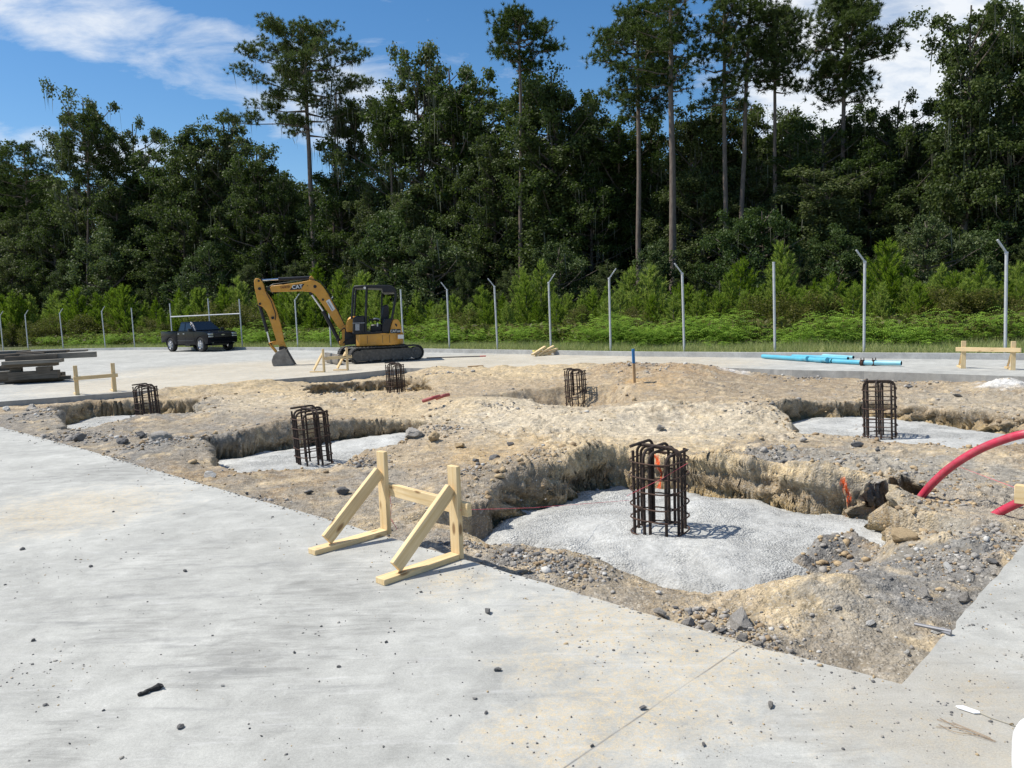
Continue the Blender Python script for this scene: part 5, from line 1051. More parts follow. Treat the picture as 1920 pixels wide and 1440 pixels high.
# fascia
mb = MB(); mb.box((2.425, 0, .89), (.03, 1.02, .22)); mb.box((2.43, 0, .60), (.03, 1.0, .16)); gr = mb.build('grille', PLB, tk, bevel=.006)
mb = MB(); mb.prism([(-.10, -.018), (-.03, -.018), (-.04, -.035), (.03, -.035), (.04, -.018), (.10, -.018), (.085, .018), (.03, .018), (.035, .035), (-.035, .035), (-.03, .018), (-.115, .018)], 0, .012, O=Vector((2.442, 0, .90)), X=Vector((0, -1, 0)), Z=UZ, Y=Vector((1, 0, 0))); mb.build('emblem', mat('emblem_gold', (.60, .55, .42), .35, .6), gr)
for s_ in (-1, 1):
    mb = MB(); mb.box((2.39, s_*.70, .95), (.09, .30, .10)); hl = mb.build('headlight', LMP, tk, bevel=.02); mb = MB(); mb.box((2.39, s_*.70, .83), (.09, .30, .07)); mb.build('indicator', LMP, tk, bevel=.015)
    mb = MB(); mb.cyl((2.40, s_*.62, .52), (2.47, s_*.62, .52), .055, 16); mb.build('fog_light', LMP, tk, smooth=True)
mb = MB(); mb.box((2.42, 0, .60), (.12, 1.66, .24)); mb.build('front_bumper', PAINT_, tk, bevel=.04, seg=3)
mb = MB(); mb.box((-.98, -.2, 1.17), (.22, .34, .07)); mb.build('bed_tool_lid', WHT, tk, bevel=.01)
def wheel(x_, s_, front):
    c = Vector((x_, s_*TWK, .40)); R1, w_ = .40, .25; prof = [(.245, -.11), (.30, -.125), (.37, -.12), (.395, -.09), (.40, 0), (.395, .09), (.37, .12), (.30, .125), (.245, .11)]
    mb = MB(); n = 40; vs = [(x_+r_*math.cos(2*math.pi*j/n), s_*TWK+y_, .40+r_*math.sin(2*math.pi*j/n)) for r_, y_ in prof for j in range(n)]
    k = len(prof); fs = [(i*n+j, i*n+(j+1) % n, ((i+1) % k)*n+(j+1) % n, ((i+1) % k)*n+j) for i in range(k) for j in range(n)]; mb.add([Vector(v) for v in vs], fs); wl = mb.build('wheel', TYR, tk, smooth=True)
    mb = MB(); yo = s_*TWK+s_*.085
    prof = [(.25, s_*.03), (.235, .0), (.20, -s_*.05), (.19, -s_*.10), (.02, -s_*.10)]; vs = [(x_+r_*math.cos(2*math.pi*j/n), yo+y_, .40+r_*math.sin(2*math.pi*j/n)) for r_, y_ in prof for j in range(n)]
    fs = [(i*n+j, i*n+(j+1) % n, (i+1)*n+(j+1) % n, (i+1)*n+j) for i in range(len(prof)-1) for j in range(n)]; mb.add([Vector(v) for v in vs], fs)
    for q in range(6):
        a_ = q*math.pi/3+.3; d = Vector((math.cos(a_), 0, math.sin(a_))); mb.beam(Vector((x_, yo-s_*.01, .40))+d*.03, Vector((x_, yo, .40))+d*.235, .03, .06, (0, 1, 0))
    mb.cyl((x_, yo-s_*.05, .40), (x_, yo+s_*.01, .40), .05, 16); mb.build('rim', CHM, wl, smooth=True)
for x_ in (-1.6, 1.6):
    for s_ in (-1, 1): wheel(x_, s_, x_ > 0)
# ================================================================ VEGETATION
BARK = mat('tree_bark', (.17, .145, .12), .95, scale=5, col2=(.085, .07, .06), bump=1.0, bscale=9, stretch=(2, 2, .35), spec=.1); BARKP = mat('pine_bark', (.20, .165, .135), .95, scale=6, col2=(.13, .10, .085), bump=1.0, bscale=8, stretch=(2, 2, .5), spec=.1)
L_BROAD = leafmat('broad_leaves', (.020, .034, .010), (.092, .122, .034), .24, .035); L_PINE = leafmat('pine_needles', (.028, .048, .012), (.088, .118, .028), .22, .02); L_YOUNG = leafmat('young_pine_needles', (.065, .135, .014), (.32, .41, .045), .38, .02)
L_OLIVE = leafmat('olive_leaves', (.045, .05, .012), (.16, .15, .035), .3, .03); L_FERN = leafmat('fern_leaves', (.10, .20, .02), (.30, .46, .06), .4, .02); L_GRASS = leafmat('grass_blades', (.16, .23, .05), (.42, .42, .18), .35, .02); L_MOSS = leafmat('hanging_moss', (.085, .09, .065), (.17, .175, .13), .2, .02, .9); L_LIGHT = leafmat('light_green_leaves', (.03, .055, .014), (.095, .13, .045), .22, .03)  # L_LIGHT: lighter green leaf colour of the small understorey trees
def unit(n, up_bias=0.0):
    v = rng.normal(size=(n, 3)); v[:, 2] += up_bias; return v/np.linalg.norm(v, axis=1, keepdims=True)
def leaf_quads(P, size, up_bias=.5, aspect=.6, out=None):
    """one folded leaf (rhombus) per point"""
    n = len(P); N = unit(n, up_bias)
    if out is not None: N = N+out; N /= np.linalg.norm(N, axis=1, keepdims=True)+1e-9
    T = np.cross(N, unit(n)); T /= np.linalg.norm(T, axis=1, keepdims=True)+1e-9; B = np.cross(N, T)
    s = size*rng.uniform(.6, 1.3, n)[:, None]
    V = np.stack([P-T*s*.5, P+B*s*.5*aspect+N*s*.08, P+T*s*.5, P-B*s*.5*aspect+N*s*.08], 1).reshape(-1, 3)
    F = np.arange(n*4).reshape(n, 4); return V, F
def blades(P, D, length, width):
    """thin triangles from P along D"""
    n = len(P); D = D/np.linalg.norm(D, axis=1, keepdims=True); S_ = np.cross(D, unit(n)); S_ /= np.linalg.norm(S_, axis=1, keepdims=True)+1e-9
    w_ = (width*rng.uniform(.7, 1.3, n))[:, None]; l_ = (length*rng.uniform(.7, 1.25, n))[:, None]
    V = np.stack([P-S_*w_*.5, P+S_*w_*.5, P+D*l_], 1).reshape(-1, 3); return V, np.arange(n*3).reshape(n, 3)
def vattr(n, k, lo=0, hi=1): return np.repeat(rng.uniform(lo, hi, n), k)
class Tree: pass
def trunk_path(H, lean=(0, 0), wig=.02, n=9, seed=0):
    rs = random.Random(seed); P = []; x = y = 0
    for i in range(n+1):
        t = i/n; P.append(Vector((lean[0]*t+x, lean[1]*t+y, H*t))); x += rs.gauss(0, wig*H/n); y += rs.gauss(0, wig*H/n)
    P[0].z = -.3; return P
def at_path(P, t): k = min(int(t*(len(P)-1)), len(P)-2); f = t*(len(P)-1)-k; return P[k].lerp(P[k+1], f)
def strands(C, n, lmin, lmax, wdt=.05):
    """hanging moss strands below points C"""
    idx = rng.integers(0, len(C), n); P = C[idx]+rng.normal(0, .25, (n, 3)); L = rng.uniform(lmin, lmax, n); w_ = wdt*.6*rng.uniform(.5, 1.4, n); a = rng.uniform(0, math.pi, n); dx = np.cos(a)*w_; dy = np.sin(a)*w_; sx_ = rng.normal(0, .06, n)
    V = np.stack([P+np.c_[dx, dy, 0*L], P-np.c_[dx, dy, 0*L], P+np.c_[-dx*.6+sx_, -dy*.6, -L*.55], P+np.c_[sx_*1.5, 0*L, -L]], 1); return V.reshape(-1, 3), np.arange(n*4).reshape(n, 4)
def broadleaf(seed, H=18, R=4.2, base=.12, nl=46, cl=3, leaf=.19, per=200, shape='dense', moss=0, lmat=None, crad=(.7, 1.4), lean=(0, 0), tr=.24):
    """returns crown, trunk and moss meshes for a leafy tree of height H"""
    global rng; rng = np.random.default_rng(seed); rs = random.Random(seed); tp = trunk_path(H*.93, lean, .03, 9, seed); mb = MB()
    mb.tube(tp, [tr*(1-.8*i/9)+(.1 if i == 0 else 0) for i in range(10)], 9); C = []; Rr = []
    bulges = [(rs.uniform(0, 6.28), rs.uniform(base, 1), rs.uniform(.55, 1.35)) for _ in range(9)]
    for i in range(nl):
        t = base+(1-base)*((i+.5)/nl)**(.85 if shape != 'loose' else .7); az = i*2.399+rs.uniform(-.5, .5)
        if shape == 'dense': pr = math.sin(math.pi*min(1, .18+.80*t))**.6
        elif shape == 'column': pr = .62+.25*math.sin(t*9+seed)
        elif shape == 'loose': pr = .35+.75*math.sin(math.pi*min(1, max(0, (t-.25)/.8)))
        else: pr = math.sin(math.pi*min(1, .08+.9*t))**.8
        bl = 1+.35*sum((m_-.9)*math.exp(-((az-a_+math.pi) % 6.283-math.pi)**2/.6-(t-t_)**2/.03) for a_, t_, m_ in bulges); L = R*pr*bl*rs.uniform(.55, 1.08)
        o = at_path(tp, min(.98, max(.05, t-.10))); d = Vector((math.cos(az), math.sin(az), 0)); e = o+d*L+Vector((0, 0, H*.10*rs.uniform(.2, 1.2)+L*.18)); e.z = min(e.z, H*rs.uniform(.93, 1.0))
        mid = o.lerp(e, .55)+Vector((0, 0, -.06*L)); mb.tube([o, mid, e], [.05+tr*.22*(1-t), .045, .015], 5, cap=False)
        for k in range(cl):
            f = 1-.32*k*rs.uniform(.6, 1.2); p = o.lerp(e, max(.15, f))+Vector((rs.gauss(0, .4), rs.gauss(0, .4), rs.gauss(0, .35))); C.append(p); Rr.append(rs.uniform(*crad)*(1-.18*k)*(1.12-.35*t))
    C = np.array([c[:] for c in C]); Rr = np.array(Rr); n = len(C)*per; ci = rng.integers(0, len(C), n); u = unit(n, .15); rad_ = (rng.random(n)**.45)
    # each clump is made of smaller sprays
    P = C[ci]+u*(Rr[ci]*rad_)[:, None]*np.array([1, 1, .68]); spr = unit(n)*.0
    sub = rng.normal(0, .10, (n, 3)); key = (ci*7+rng.integers(0, 7, n)); jit = np.random.default_rng(seed+1).normal(0, .34, (len(C)*7+8, 3)); P = P*.55+(C[ci]+jit[key]*Rr[ci][:, None]*1.5)*.45+sub
    kk_ = P[:, 2] > .15; P = P[kk_]; V, F = leaf_quads(P, leaf, .45, .72, (u*.9)[kk_]); va = vattr(len(P), 4)*.65+np.repeat(_hash(np.floor(P[:, 0]*.9), np.floor(P[:, 1]*.9+P[:, 2]*1.3), seed), 4)*.35
    T = Tree(); T.H = H; T.crown = npmesh('crown', V, F, lmat or L_BROAD, attrs={'var': va}); T.trunk = mb.mesh('trunk', BARK, smooth=True)
    T.moss = None
    if moss:
        V, F = strands(C[C[:, 2] > H*.35], moss, .5, 2.0); T.moss = npmesh('hanging_moss', V, F, L_MOSS, attrs={'var': vattr(moss, 4)})
    rng = np.random.default_rng(seed+999); return T
def pine(seed, H, cb, R, lean=(0, 0), tr=.24, limbs=30, tufts=9, moss=0, longlimb=None, dens=1.0, flat=.45, top=1.0):
    """tall pine: bare trunk to cb*H, irregular limbs ending in needle clumps"""
    global rng; rng = np.random.default_rng(seed); rs = random.Random(seed); tp = trunk_path(H*.97, lean, .012, 10, seed); mb = MB(); mb.tube(tp, [tr*(1-.62*i/10) for i in range(11)], 10); C = []; Rr = []
    for i in range(limbs):
        f = (i+.5)/limbs; t = cb+(1-cb)*f**.9; az = i*2.399+rs.uniform(-.7, .7); pr = (math.sin(math.pi*(.16+.80*f))**.75)*top if top < 2 else .60+.42*math.sin(math.pi*min(1, f*1.02))**.5; L = R*pr*rs.uniform(.45, 1.1)
        if longlimb and i in longlimb: az, L = longlimb[i]
        o = at_path(tp, min(.97, t*.97)); d = Vector((math.cos(az), math.sin(az), 0)); rise = (.05+.55*f)*L*rs.uniform(.4, 1.1); e = o+d*L+Vector((0, 0, rise)); e.z = min(e.z, H*(.985 if L < R*.5 else .95)); m1 = o+d*L*.35+Vector((0, 0, rise*.1+rs.uniform(-.2, .25))); m2 = o+d*L*.7+Vector((rs.gauss(0, .2), rs.gauss(0, .2), rise*.55))
        mb.tube([o, m1, m2, e], [.03+.035*L/2, .045, .03, .012], 5, cap=False)
        nc = 2+int(L*1.3)
        for k in range(nc):
            q = m1.lerp(e, rs.uniform(.25, 1.05)); q = q+Vector((rs.gauss(0, .34), rs.gauss(0, .34), rs.uniform(.0, .38))); C.append(q); Rr.append(rs.uniform(.5, .9))
            if k % 2 == 0: mb.tube([m2, q], [.018, .008], 4, cap=False)
    for k in range(7): C.append(tp[-1]+Vector((rs.gauss(0, .45), rs.gauss(0, .45), rs.uniform(-.5, .35)))); Rr.append(.55)
    C = np.array([c[:] for c in C]); Rr = np.array(Rr); nt_ = int(tufts*1.35*dens); ti = np.repeat(np.arange(len(C)), nt_); u = unit(len(ti), .3); TP = C[ti]+u*(Rr[ti]*rng.random(len(ti))**.4)[:, None]*np.array([1, 1, flat+.1])
    k = 22; P = np.repeat(TP, k, 0)+rng.normal(0, .02, (len(TP)*k, 3)); D = unit(len(P), .35)+np.repeat(u*.5, k, 0); V, F = blades(P, D, .25, .04)
    T = Tree(); T.H = H; va = np.repeat(vattr(len(TP), k)*.5+rng.uniform(0, .5, len(TP)*k), 3); T.crown = npmesh('crown', V, F, L_PINE, attrs={'var': va}); T.trunk = mb.mesh('trunk', BARKP, smooth=True); T.moss = None
    if moss: V, F = strands(C, moss, .3, 1.5); T.moss = npmesh('hanging_moss', V, F, L_MOSS, attrs={'var': vattr(moss, 4)})
    rng = np.random.default_rng(seed+999); return T
def young_pine(seed, H=4.0, R=1.15):
    """bushy young pine: upswept branches like bottle brushes"""
    global rng; rng = np.random.default_rng(seed); rs = random.Random(seed); mb = MB(); mb.tube([(0, 0, -.1), (rs.gauss(0, .04), rs.gauss(0, .04), H*.5), (0, 0, H*.95)], [.05, .035, .012], 6); P = []; D = []
    br = []
    nw = int(H/.30)
    for i in range(nw):
        z = .12+(H-.25)*i/nw; f = i/nw; n = 9 if f < .8 else 6; Lm = R*(1-f)**.8*(.95 if f > .12 else .7)+.12
        for k in range(n):
            az = rs.uniform(0, 6.28); L = Lm*rs.uniform(.7, 1.15); up_ = L*rs.uniform(.7, 1.35); br.append((Vector((0, 0, z)), Vector((math.cos(az)*L, math.sin(az)*L, up_))))
    for s_ in range(4): br.append((Vector((0, 0, H*.8)), Vector((rs.gauss(0, .06), rs.gauss(0, .06), H*.2*rs.uniform(.8, 1.1)))))
    for o, v in br:
        L = v.length; n = int(L/.05*5.0)+14; t = rng.random(n)**.75; q = np.array(o[:])+np.outer(t, np.array(v[:])); q[:, 2] -= .12*L*np.sin(t*math.pi); q += rng.normal(0, .02, q.shape); P.append(q); d = unit(n, .1)*.8+np.array((v.normalized())[:])*1.0+np.array([0, 0, .25]); D.append(d)
        mb.tube([o, o+v*.5-Vector((0, 0, .1*L)), o+v*.95], [.014, .01, .005], 4, cap=False)
    P = np.concatenate(P); D = np.concatenate(D); V, F = blades(P, D, .16, .026); T = Tree(); T.H = H; T.crown = npmesh('crown', V, F, L_YOUNG, attrs={'var': vattr(len(P), 3)}); T.trunk = mb.mesh('trunk', BARK, smooth=True); T.moss = None; rng = np.random.default_rng(seed+999); return T
def shrub(seed, H=2.6, R=1.3, m=None, leaf=.10):
    global rng; rng = np.random.default_rng(seed); rs = random.Random(seed); C = []; mb = MB()
    for i in range(34):
        a = rs.uniform(0, 6.28); r_ = R*math.sqrt(rs.random()); z = H*(.12+.8*rs.random()*(1-(r_/R)**2*.45)); c = Vector((r_*math.cos(a), r_*math.sin(a), z)); C.append(c); mb.tube([(0, 0, -.05), (c.x*.4, c.y*.4, z*.5), c], [.025, .015, .006], 4, cap=False)
    C = np.array([c[:] for c in C]); n = 9000; ci = rng.integers(0, len(C), n); P = C[ci]+unit(n, .3)*(rng.random(n)**.5*.42)[:, None]; P = P[P[:, 2] > .02]; V, F = leaf_quads(P, leaf, .5, .45)
    T = Tree(); T.H = H; T.crown = npmesh('foliage', V, F, m or L_OLIVE, attrs={'var': vattr(len(P), 4)}); T.trunk = mb.mesh('stems', BARK); T.moss = None; rng = np.random.default_rng(seed+999); return T
def plant(T, name, label, cat, p, h, group=None, wide=1.0, rz=None):
    s = h/T.H; t = thing(name, label, cat, (p[0], p[1], .05), random.uniform(0, 6.28) if rz is None else rz, group); t.scale = (s*wide, s*wide, s)
    link(T.crown.name.split('.')[0], T.crown, t); link(T.trunk.name.split('.')[0], T.trunk, t)
    if T.moss: tag(link('hanging_moss', T.moss, t), kind='stuff')
    return t
DX = [-400, 6, 253, 455, 559, 757, 933, 1145, 1283, 1453, 1620, 1885, 2200]; DY = [80, 64, 55.5, 48.5, 46, 38.5, 33.9, 29.4, 27.2, 24.9, 23.0, 21.0, 18.6]
def fenceY(px): return float(np.interp(px, DX, DY))
def forestY(px): return fenceY(px)*1.12+13
def spot(px, Y, topy=None):
    """ground point on the ray of column px at depth Y, and the height that reaches picture row topy"""
    q = wd(px, 600, Y); h = None
    if topy is not None: h = wd(px, topy, Y).z
    return (q.x, q.y), h

# tall pines of the photo: base px, px at top, top row, crown base row, half width px, extra depth
PINES = [
 (596, 568, 33, 235, 108, 4, .27, 'tall lone pine with wide flat crown rising above the excavator', dict(limbs=42, tufts=12, top=2.5, moss=260, longlimb={3: (math.pi*1.02, 6.2), 9: (math.pi*.97, 5.0)})),
 (976, 976, 8, 105, 66, 1, .16, 'slim tall pine with a small tufted crown left of the picture centre line of pines', dict(limbs=22, tufts=9)),
 (1199, 1195, -4, 200, 78, 3, .19, 'tall pine with a broad dense crown left of the straightest trunk', dict(limbs=36, tufts=11)),
 (1262, 1257, -45, 150, 75, 0, .24, 'tallest straight pale pine trunk with sparse limbs near the top edge', dict(limbs=24, tufts=7)),
 (1361, 1359, -30, 190, 66, 4, .17, 'pine with a pale straight trunk and ragged side limbs, third trunk group', dict(limbs=26, tufts=8)),
 (1384, 1406, -60, 90, 40, 5, .17, 'leaning pine trunk crossing up beside the third trunk group', dict(limbs=20, tufts=7)),
 (1458, 1450, 5, 150, 58, 8, .15, 'slender pine with an open crown behind the leaning trunk', dict(limbs=30, tufts=10)),
 (1576, 1582, -30, 172, 80, 10, .17, 'big crowned pine with layered limbs right of the trunk group', dict(limbs=38, tufts=12)),
 (160, 168, 205, 335, 48, 3, .15, 'small pine with a bare lower trunk in the gap at the left', dict(limbs=26, tufts=9)),
 (60, 45, 258, 420, 60, 6, .18, 'dark layered pine at the far left of the tree line', dict(limbs=34, tufts=10)),
 (742, 728, 190, 300, 42, 6, .13, 'thin dark stemmed pine in the bright gap right of the lone pine', dict(limbs=24, tufts=8)),
 (622, 628, 150, 300, 30, 7, .14, 'half dead mossy snag just right of the lone tall pine', dict(limbs=20, tufts=2, moss=500)),
]
for i, (bx, tx, ty, cy, hw_, ex_, tr_, lab, kw) in enumerate(PINES):
    Y = forestY(bx)-1.5+ex_*.5; (x, y), H = spot(bx, Y, ty); x2 = wd(tx, ty, Y).x; cb = max(.3, wd(bx, cy, Y).z/H); R = hw_*Y/FPX*1.05
    T = pine(500+i, H, cb, R, lean=(x2-x, 0), tr=tr_*1.02, **kw); plant(T, 'pine_tree', lab, 'pine tree', (x, y), H, 'tall pines in the tree line', rz=0)

random.seed(21)
V_ = dict(
 d1=broadleaf(1, shape='dense', nl=58, moss=260), d2=broadleaf(2, shape='dense', R=4.8, nl=60, moss=220), d3=broadleaf(3, shape='dense', R=3.8, nl=54, moss=300, crad=(.6, 1.25)),
 d4=broadleaf(4, shape='round', R=5.0, nl=60, base=.06), c1=broadleaf(5, shape='column', R=3.0, nl=52, moss=120), c2=broadleaf(6, shape='column', R=2.4, nl=46, crad=(.55, 1.15)),
 l1=broadleaf(7, shape='loose', R=4.2, nl=36, base=.22, moss=420, per=190), l2=broadleaf(8, shape='loose', R=3.6, nl=30, base=.35, moss=380, per=210, crad=(.55, 1.15)), l3=broadleaf(9, shape='loose', R=4.6, nl=34, base=.28, moss=350, per=200, crad=(.6, 1.25), lean=(2.2, 0)),
 b1=broadleaf(10, H=7, R=2.6, base=.04, nl=40, leaf=.14, per=150, shape='round', lmat=L_LIGHT, tr=.1, crad=(.45, .85)), b2=broadleaf(12, H=7, R=3.0, base=.04, nl=42, leaf=.13, per=150, shape='dense', lmat=L_LIGHT, tr=.1, crad=(.4, .8), moss=60))
# front row: px, top row, kind, extra depth, width factor, label
TREES = [
 (8, 238, 'd1', 3, 1.0, 'round topped dark tree at the very left edge'), (62, 385, 'd4', -1, 1.1, 'lower dark tree filling the left corner below the layered pine'), (118, 372, 'd2', 0, .9, 'dark tree below the bright gap on the left'),
 (190, 150, 'l1', 3, .85, 'tall ragged mossy tree with a forked top, second peak from the left'), (255, 190, 'l3', 4, .8, 'tall mossy tree with arching right limb next to the forked one'), (228, 330, 'c1', 1, 1.2, 'vine covered pale green column tree below the ragged pair'),
 (300, 262, 'c2', 5, 1.2, 'narrow mossy tree at the right shoulder of the ragged pair'), (355, 295, 'd4', 1, 1.0, 'broad dark tree between ragged pair and the silvery crown'), (390, 212, 'd2', 4, .95, 'silvery green round crown left of the lone tall pine'),
 (445, 200, 'd3', 5, 1.0, 'dense high crown partly behind the left limb of the lone pine'), (500, 250, 'd1', 1, 1.0, 'bright green topped tree directly left of the lone pine trunk'), (548, 320, 'd3', 2, .9, 'dark tree tucked behind the lone pine trunk'),
 (650, 305, 'd1', 2, 1.05, 'dense dark tree right of the lone pine trunk'), (690, 155, 'l2', 6, .95, 'open crowned mossy tree between the snag and the highest oak'), (705, 335, 'd3', 1, .9, 'dark tree in front of the bright gap right of the lone pine'),
 (778, 62, 'l3', 5, .8, 'highest mossy oak with a twisted dead branch at its top'), (800, 120, 'l1', 4, 1.05, 'wide mossy oak draped with long grey moss'), (868, 95, 'l2', 3, 1.0, 'tall mossy oak right of the wide one'), (790, 330, 'd2', 0, 1.1, 'lower dark green tree in front of the mossy oaks'), (745, 400, 'c2', -1, 1.2, 'slim pale leaved tree in front, right of the gap'),
 (905, 150, 'c1', 3, 1.2, 'tall column of dark foliage left of the slim pine'), (935, 240, 'd1', 0, .95, 'dark tree left of the slim pine trunk, lower'), (1005, 112, 'd3', 3, 1.0, 'high crown right of the slim pine'), (1058, 106, 'd2', 2, .95, 'broad high crown of olive leaves in the centre of the forest'),
 (1045, 230, 'c1', 0, 1.3, 'vine hung tree in front of the broad high crown'), (1120, 150, 'd4', 4, .9, 'dark crown under the broad pine'), (1110, 300, 'd3', 0, 1.0, 'dark mid height tree left of the second tall trunk'), (1165, 200, 'c2', 3, 1.2, 'narrow tree behind the second tall trunk'),
 (1225, 195, 'd1', 4, .85, 'tree between the two straight pale trunks'), (1232, 330, 'c1', 2, 1.1, 'dark foliage column between the two straight trunks, lower'), (1300, 178, 'd3', 4, .95, 'crown just right of the straightest trunk'), (1345, 172, 'd2', 4, .9, 'rounded crown behind the third trunk group'),
 (1320, 300, 'd4', 2, 1.0, 'broad dark tree right of the straightest trunk, mid height'), (1410, 168, 'd1', 6, .95, 'crown below the slender open pine'), (1420, 290, 'd3', 3, 1.0, 'dark tree below the slender open pine'), (1480, 178, 'd4', 6, .95, 'crown between the slender and the big crowned pine'),
 (1545, 195, 'l1', 3, 1.0, 'moss curtained tree right of the centre'), (1600, 190, 'd2', 5, .9, 'mossy tree below the big crowned pine'), (1560, 300, 'c1', -1, 1.35, 'pale vine smothered column standing forward at the right'), (1655, 150, 'l3', 3, .85, 'leaning mossy tree whose limb reaches out to the right'),
 (1625, 250, 'd3', 2, 1.0, 'dark tree left of the leaning mossy limb'), (1700, 232, 'd1', 4, .9, 'low saddle tree in the sky notch at the right'), (1755, 228, 'd3', 5, .9, 'tree at the right of the sky notch'), (1690, 340, 'd2', 0, 1.1, 'dark tree in front of the sky notch'),
 (1802, -30, 'c1', -1, .8, 'towering vine wrapped trunk near the right edge'), (1862, -5, 'd3', 2, .85, 'tall loose mossy tree near the right edge'), (1915, -10, 'd1', 1, .9, 'tall dark tree on the right edge'), (1880, 190, 'd2', -1, 1.0, 'dense dark tree under the tall ones at the right edge'), (1775, 300, 'd4', 1, .9, 'dark tree behind the right fence posts'),
 (1960, 60, 'd3', 0, 1.0, 'dark tree half outside the right edge'), (-45, 250, 'd3', 2, 1.0, 'dark tree half outside the left edge')]
for px, ty, kd, ex_, wf, lab in TREES:
    Y = forestY(px)+ex_+random.uniform(0, 1); (x, y), H = spot(px, Y, ty); plant(V_[kd], 'broadleaf_tree', lab, 'tree', (x, y), H*1.0, 'leafy trees of the forest edge', wide=wf*(20/H)**.25)
# forest interior: further rows, lower than the skyline
inner = []
for row, (dy, top0) in enumerate(((8, 300), (13, 290), (19, 300))):
    for px in range(-140, 2100, 88): inner.append((px+random.uniform(-28, 28)+row*30, dy, top0+random.uniform(-25, 55)+(60 if 80 < px < 180 else 0)+(60 if 690 < px < 770 else 0)-(60 if px > 1200 else 0)))
def zone(px):
    Z = [(120, 'left of the ragged mossy pair'), (330, 'behind the ragged mossy pair'), (560, 'behind the silvery crown'), (760, 'behind the lone pine'), (930, 'behind the mossy oaks'), (1160, 'behind the centre crowns'), (1300, 'behind the straight trunks'), (1480, 'behind the third trunk group'), (1700, 'behind the moss curtained tree'), (9999, 'behind the right edge trees')]
    return next(z for a_, z in Z if px < a_)
rown = {8: 'first inner row', 13: 'second inner row', 19: 'deepest row'}
for px, dy, ty in inner:
    kd = random.choice(['d1', 'd2', 'd3', 'd4', 'c1']); Y = forestY(px)+dy; (x, y), H = spot(px, Y, ty); plant(V_[kd], 'broadleaf_tree', 'shaded tree of the %s %s' % (rown[dy], zone(px)), 'tree', (x, y), H, 'shaded trees inside the forest', wide=1.25*(20/H)**.25)
# understorey at the forest edge
UND = [(30, 470, 'd4'), (130, 480, 'd1'), (215, 430, 'b1'), (300, 470, 'd4'), (400, 450, 'b2'), (470, 490, 'd1'), (560, 480, 'd4'), (690, 470, 'd4'), (740, 390, 'b1'), (815, 420, 'b2'), (880, 480, 'd1'),
       (960, 490, 'd4'), (1050, 450, 'b2'), (1140, 480, 'd4'), (1237, 455, 'b1'), (1310, 480, 'd4'), (1385, 405, 'b1'), (1432, 380, 'b2'), (1500, 470, 'd1'), (1575, 425, 'b1'), (1640, 470, 'd4'), (1735, 400, 'b2'), (1840, 430, 'b1'), (1930, 440, 'd1'), (-20, 480, 'd4')]
for i, (px, ty, kd) in enumerate(UND):
    Y = forestY(px)-3.5+random.uniform(-1.5, .8); (x, y), H = spot(px, Y, ty)
    plant(V_[kd], 'understorey_tree', '%s small leafy tree, %s' % (['pale', 'light green', 'grey green', 'dull green'][i % 4], zone(px).replace('behind', 'below').replace('left of', 'low at the left of')), 'small tree', (x, y), H, 'small trees at the forest foot', wide=1.0)
# young pines in loose rows behind the fence
YP = [young_pine(60, 4.0, .95), young_pine(61, 4.4, .9), young_pine(62, 3.6, 1.05), young_pine(63, 4.8, .95), young_pine(64, 3.2, 1.0)]
posts = sorted(p[0] for p in FP)
def gap(px):
    nm = {2125: 'the right frame edge', 1885: 'the tallest looking right post', 1620: 'the post over the blue pipes', 1453: 'the straight post left of the blue pipes', 1283: 'the post right of the blue stake', 1145: 'the post left of the blue stake', 1033: 'the scrap heap post', 933: 'the post left of the scrap heap', 843: 'the first post right of the excavator', 757: 'the excavator rear',
          621: 'the boom cylinder', 559: 'the excavator stick', 253: 'the armless post left of the pickup', 198: 'the second post left of the pickup', 119: 'the third post left of the pickup', 53: 'the second post from the left edge', 6: 'the left edge post', -60: 'outside the left edge'}
    for a_, b2 in zip(posts[:-1], posts[1:]):
        if a_ <= px < b2: return 'right of %s' % nm[a_]
    return 'outside the frame'
special = [(1465, 458, 1.2), (1662, 452, 1.5), (1700, 500, 1), (1185, 505, 1.4), (1220, 500, 1.5), (1110, 540, 1), (980, 505, 1.4), (1018, 492, 1.4), (1390, 490, 1.3), (600, 498, 2.2), (640, 505, 1.6), (685, 510, 1.2), (450, 520, 1.3), (380, 540, 1.4), (215, 540, 1.3), (110, 545, 1.3), (60, 550, 1.2), (340, 545, 1.5), (490, 545, 1.3), (20, 560, 1.2), (1810, 505, 1.2), (1750, 515, 1), (1905, 495, 1.2)]
k_ = 0; cnt = {}
def yp(px, ty, dy, wf=1.0, row='front'):
    global k_
    Y = fenceY(px)+dy; (x, y), H = spot(px, Y, ty); H = min(max(H, 2.0), 6.2); kk = (gap(px), row); cnt[kk] = cnt.get(kk, 0)+1; o = ['first', 'second', 'third', 'fourth', 'fifth', 'sixth', 'seventh', 'eighth', 'ninth', 'tenth', 'eleventh'][min(cnt[kk]-1, 10)]
    plant(random.choice(YP), 'young_pine', '%s young pine, %s row, %s' % (o, row, gap(px)), 'young pine', (x, y), H, 'young pines behind the fence', wide=wf*.95); k_ += 1
for px, ty, wf in sorted(special): yp(px, ty, 6.0+random.uniform(-.8, 1.2), min(1.25, .95+wf*.1), 'back')
px = -30
while px < 1990:
    base_t = float(np.interp(px, [0, 300, 700, 1000, 1300, 1600, 1920], [570, 562, 555, 545, 540, 530, 520])); yp(px, base_t+random.choice((-26, -12, 0, 8, 18, 30))+random.uniform(-6, 6), 4.2+random.uniform(-1.0, 1.2), 1.1, 'middle'); px += (20 if px < 700 else 25)*random.uniform(.7, 1.2)
px = -20
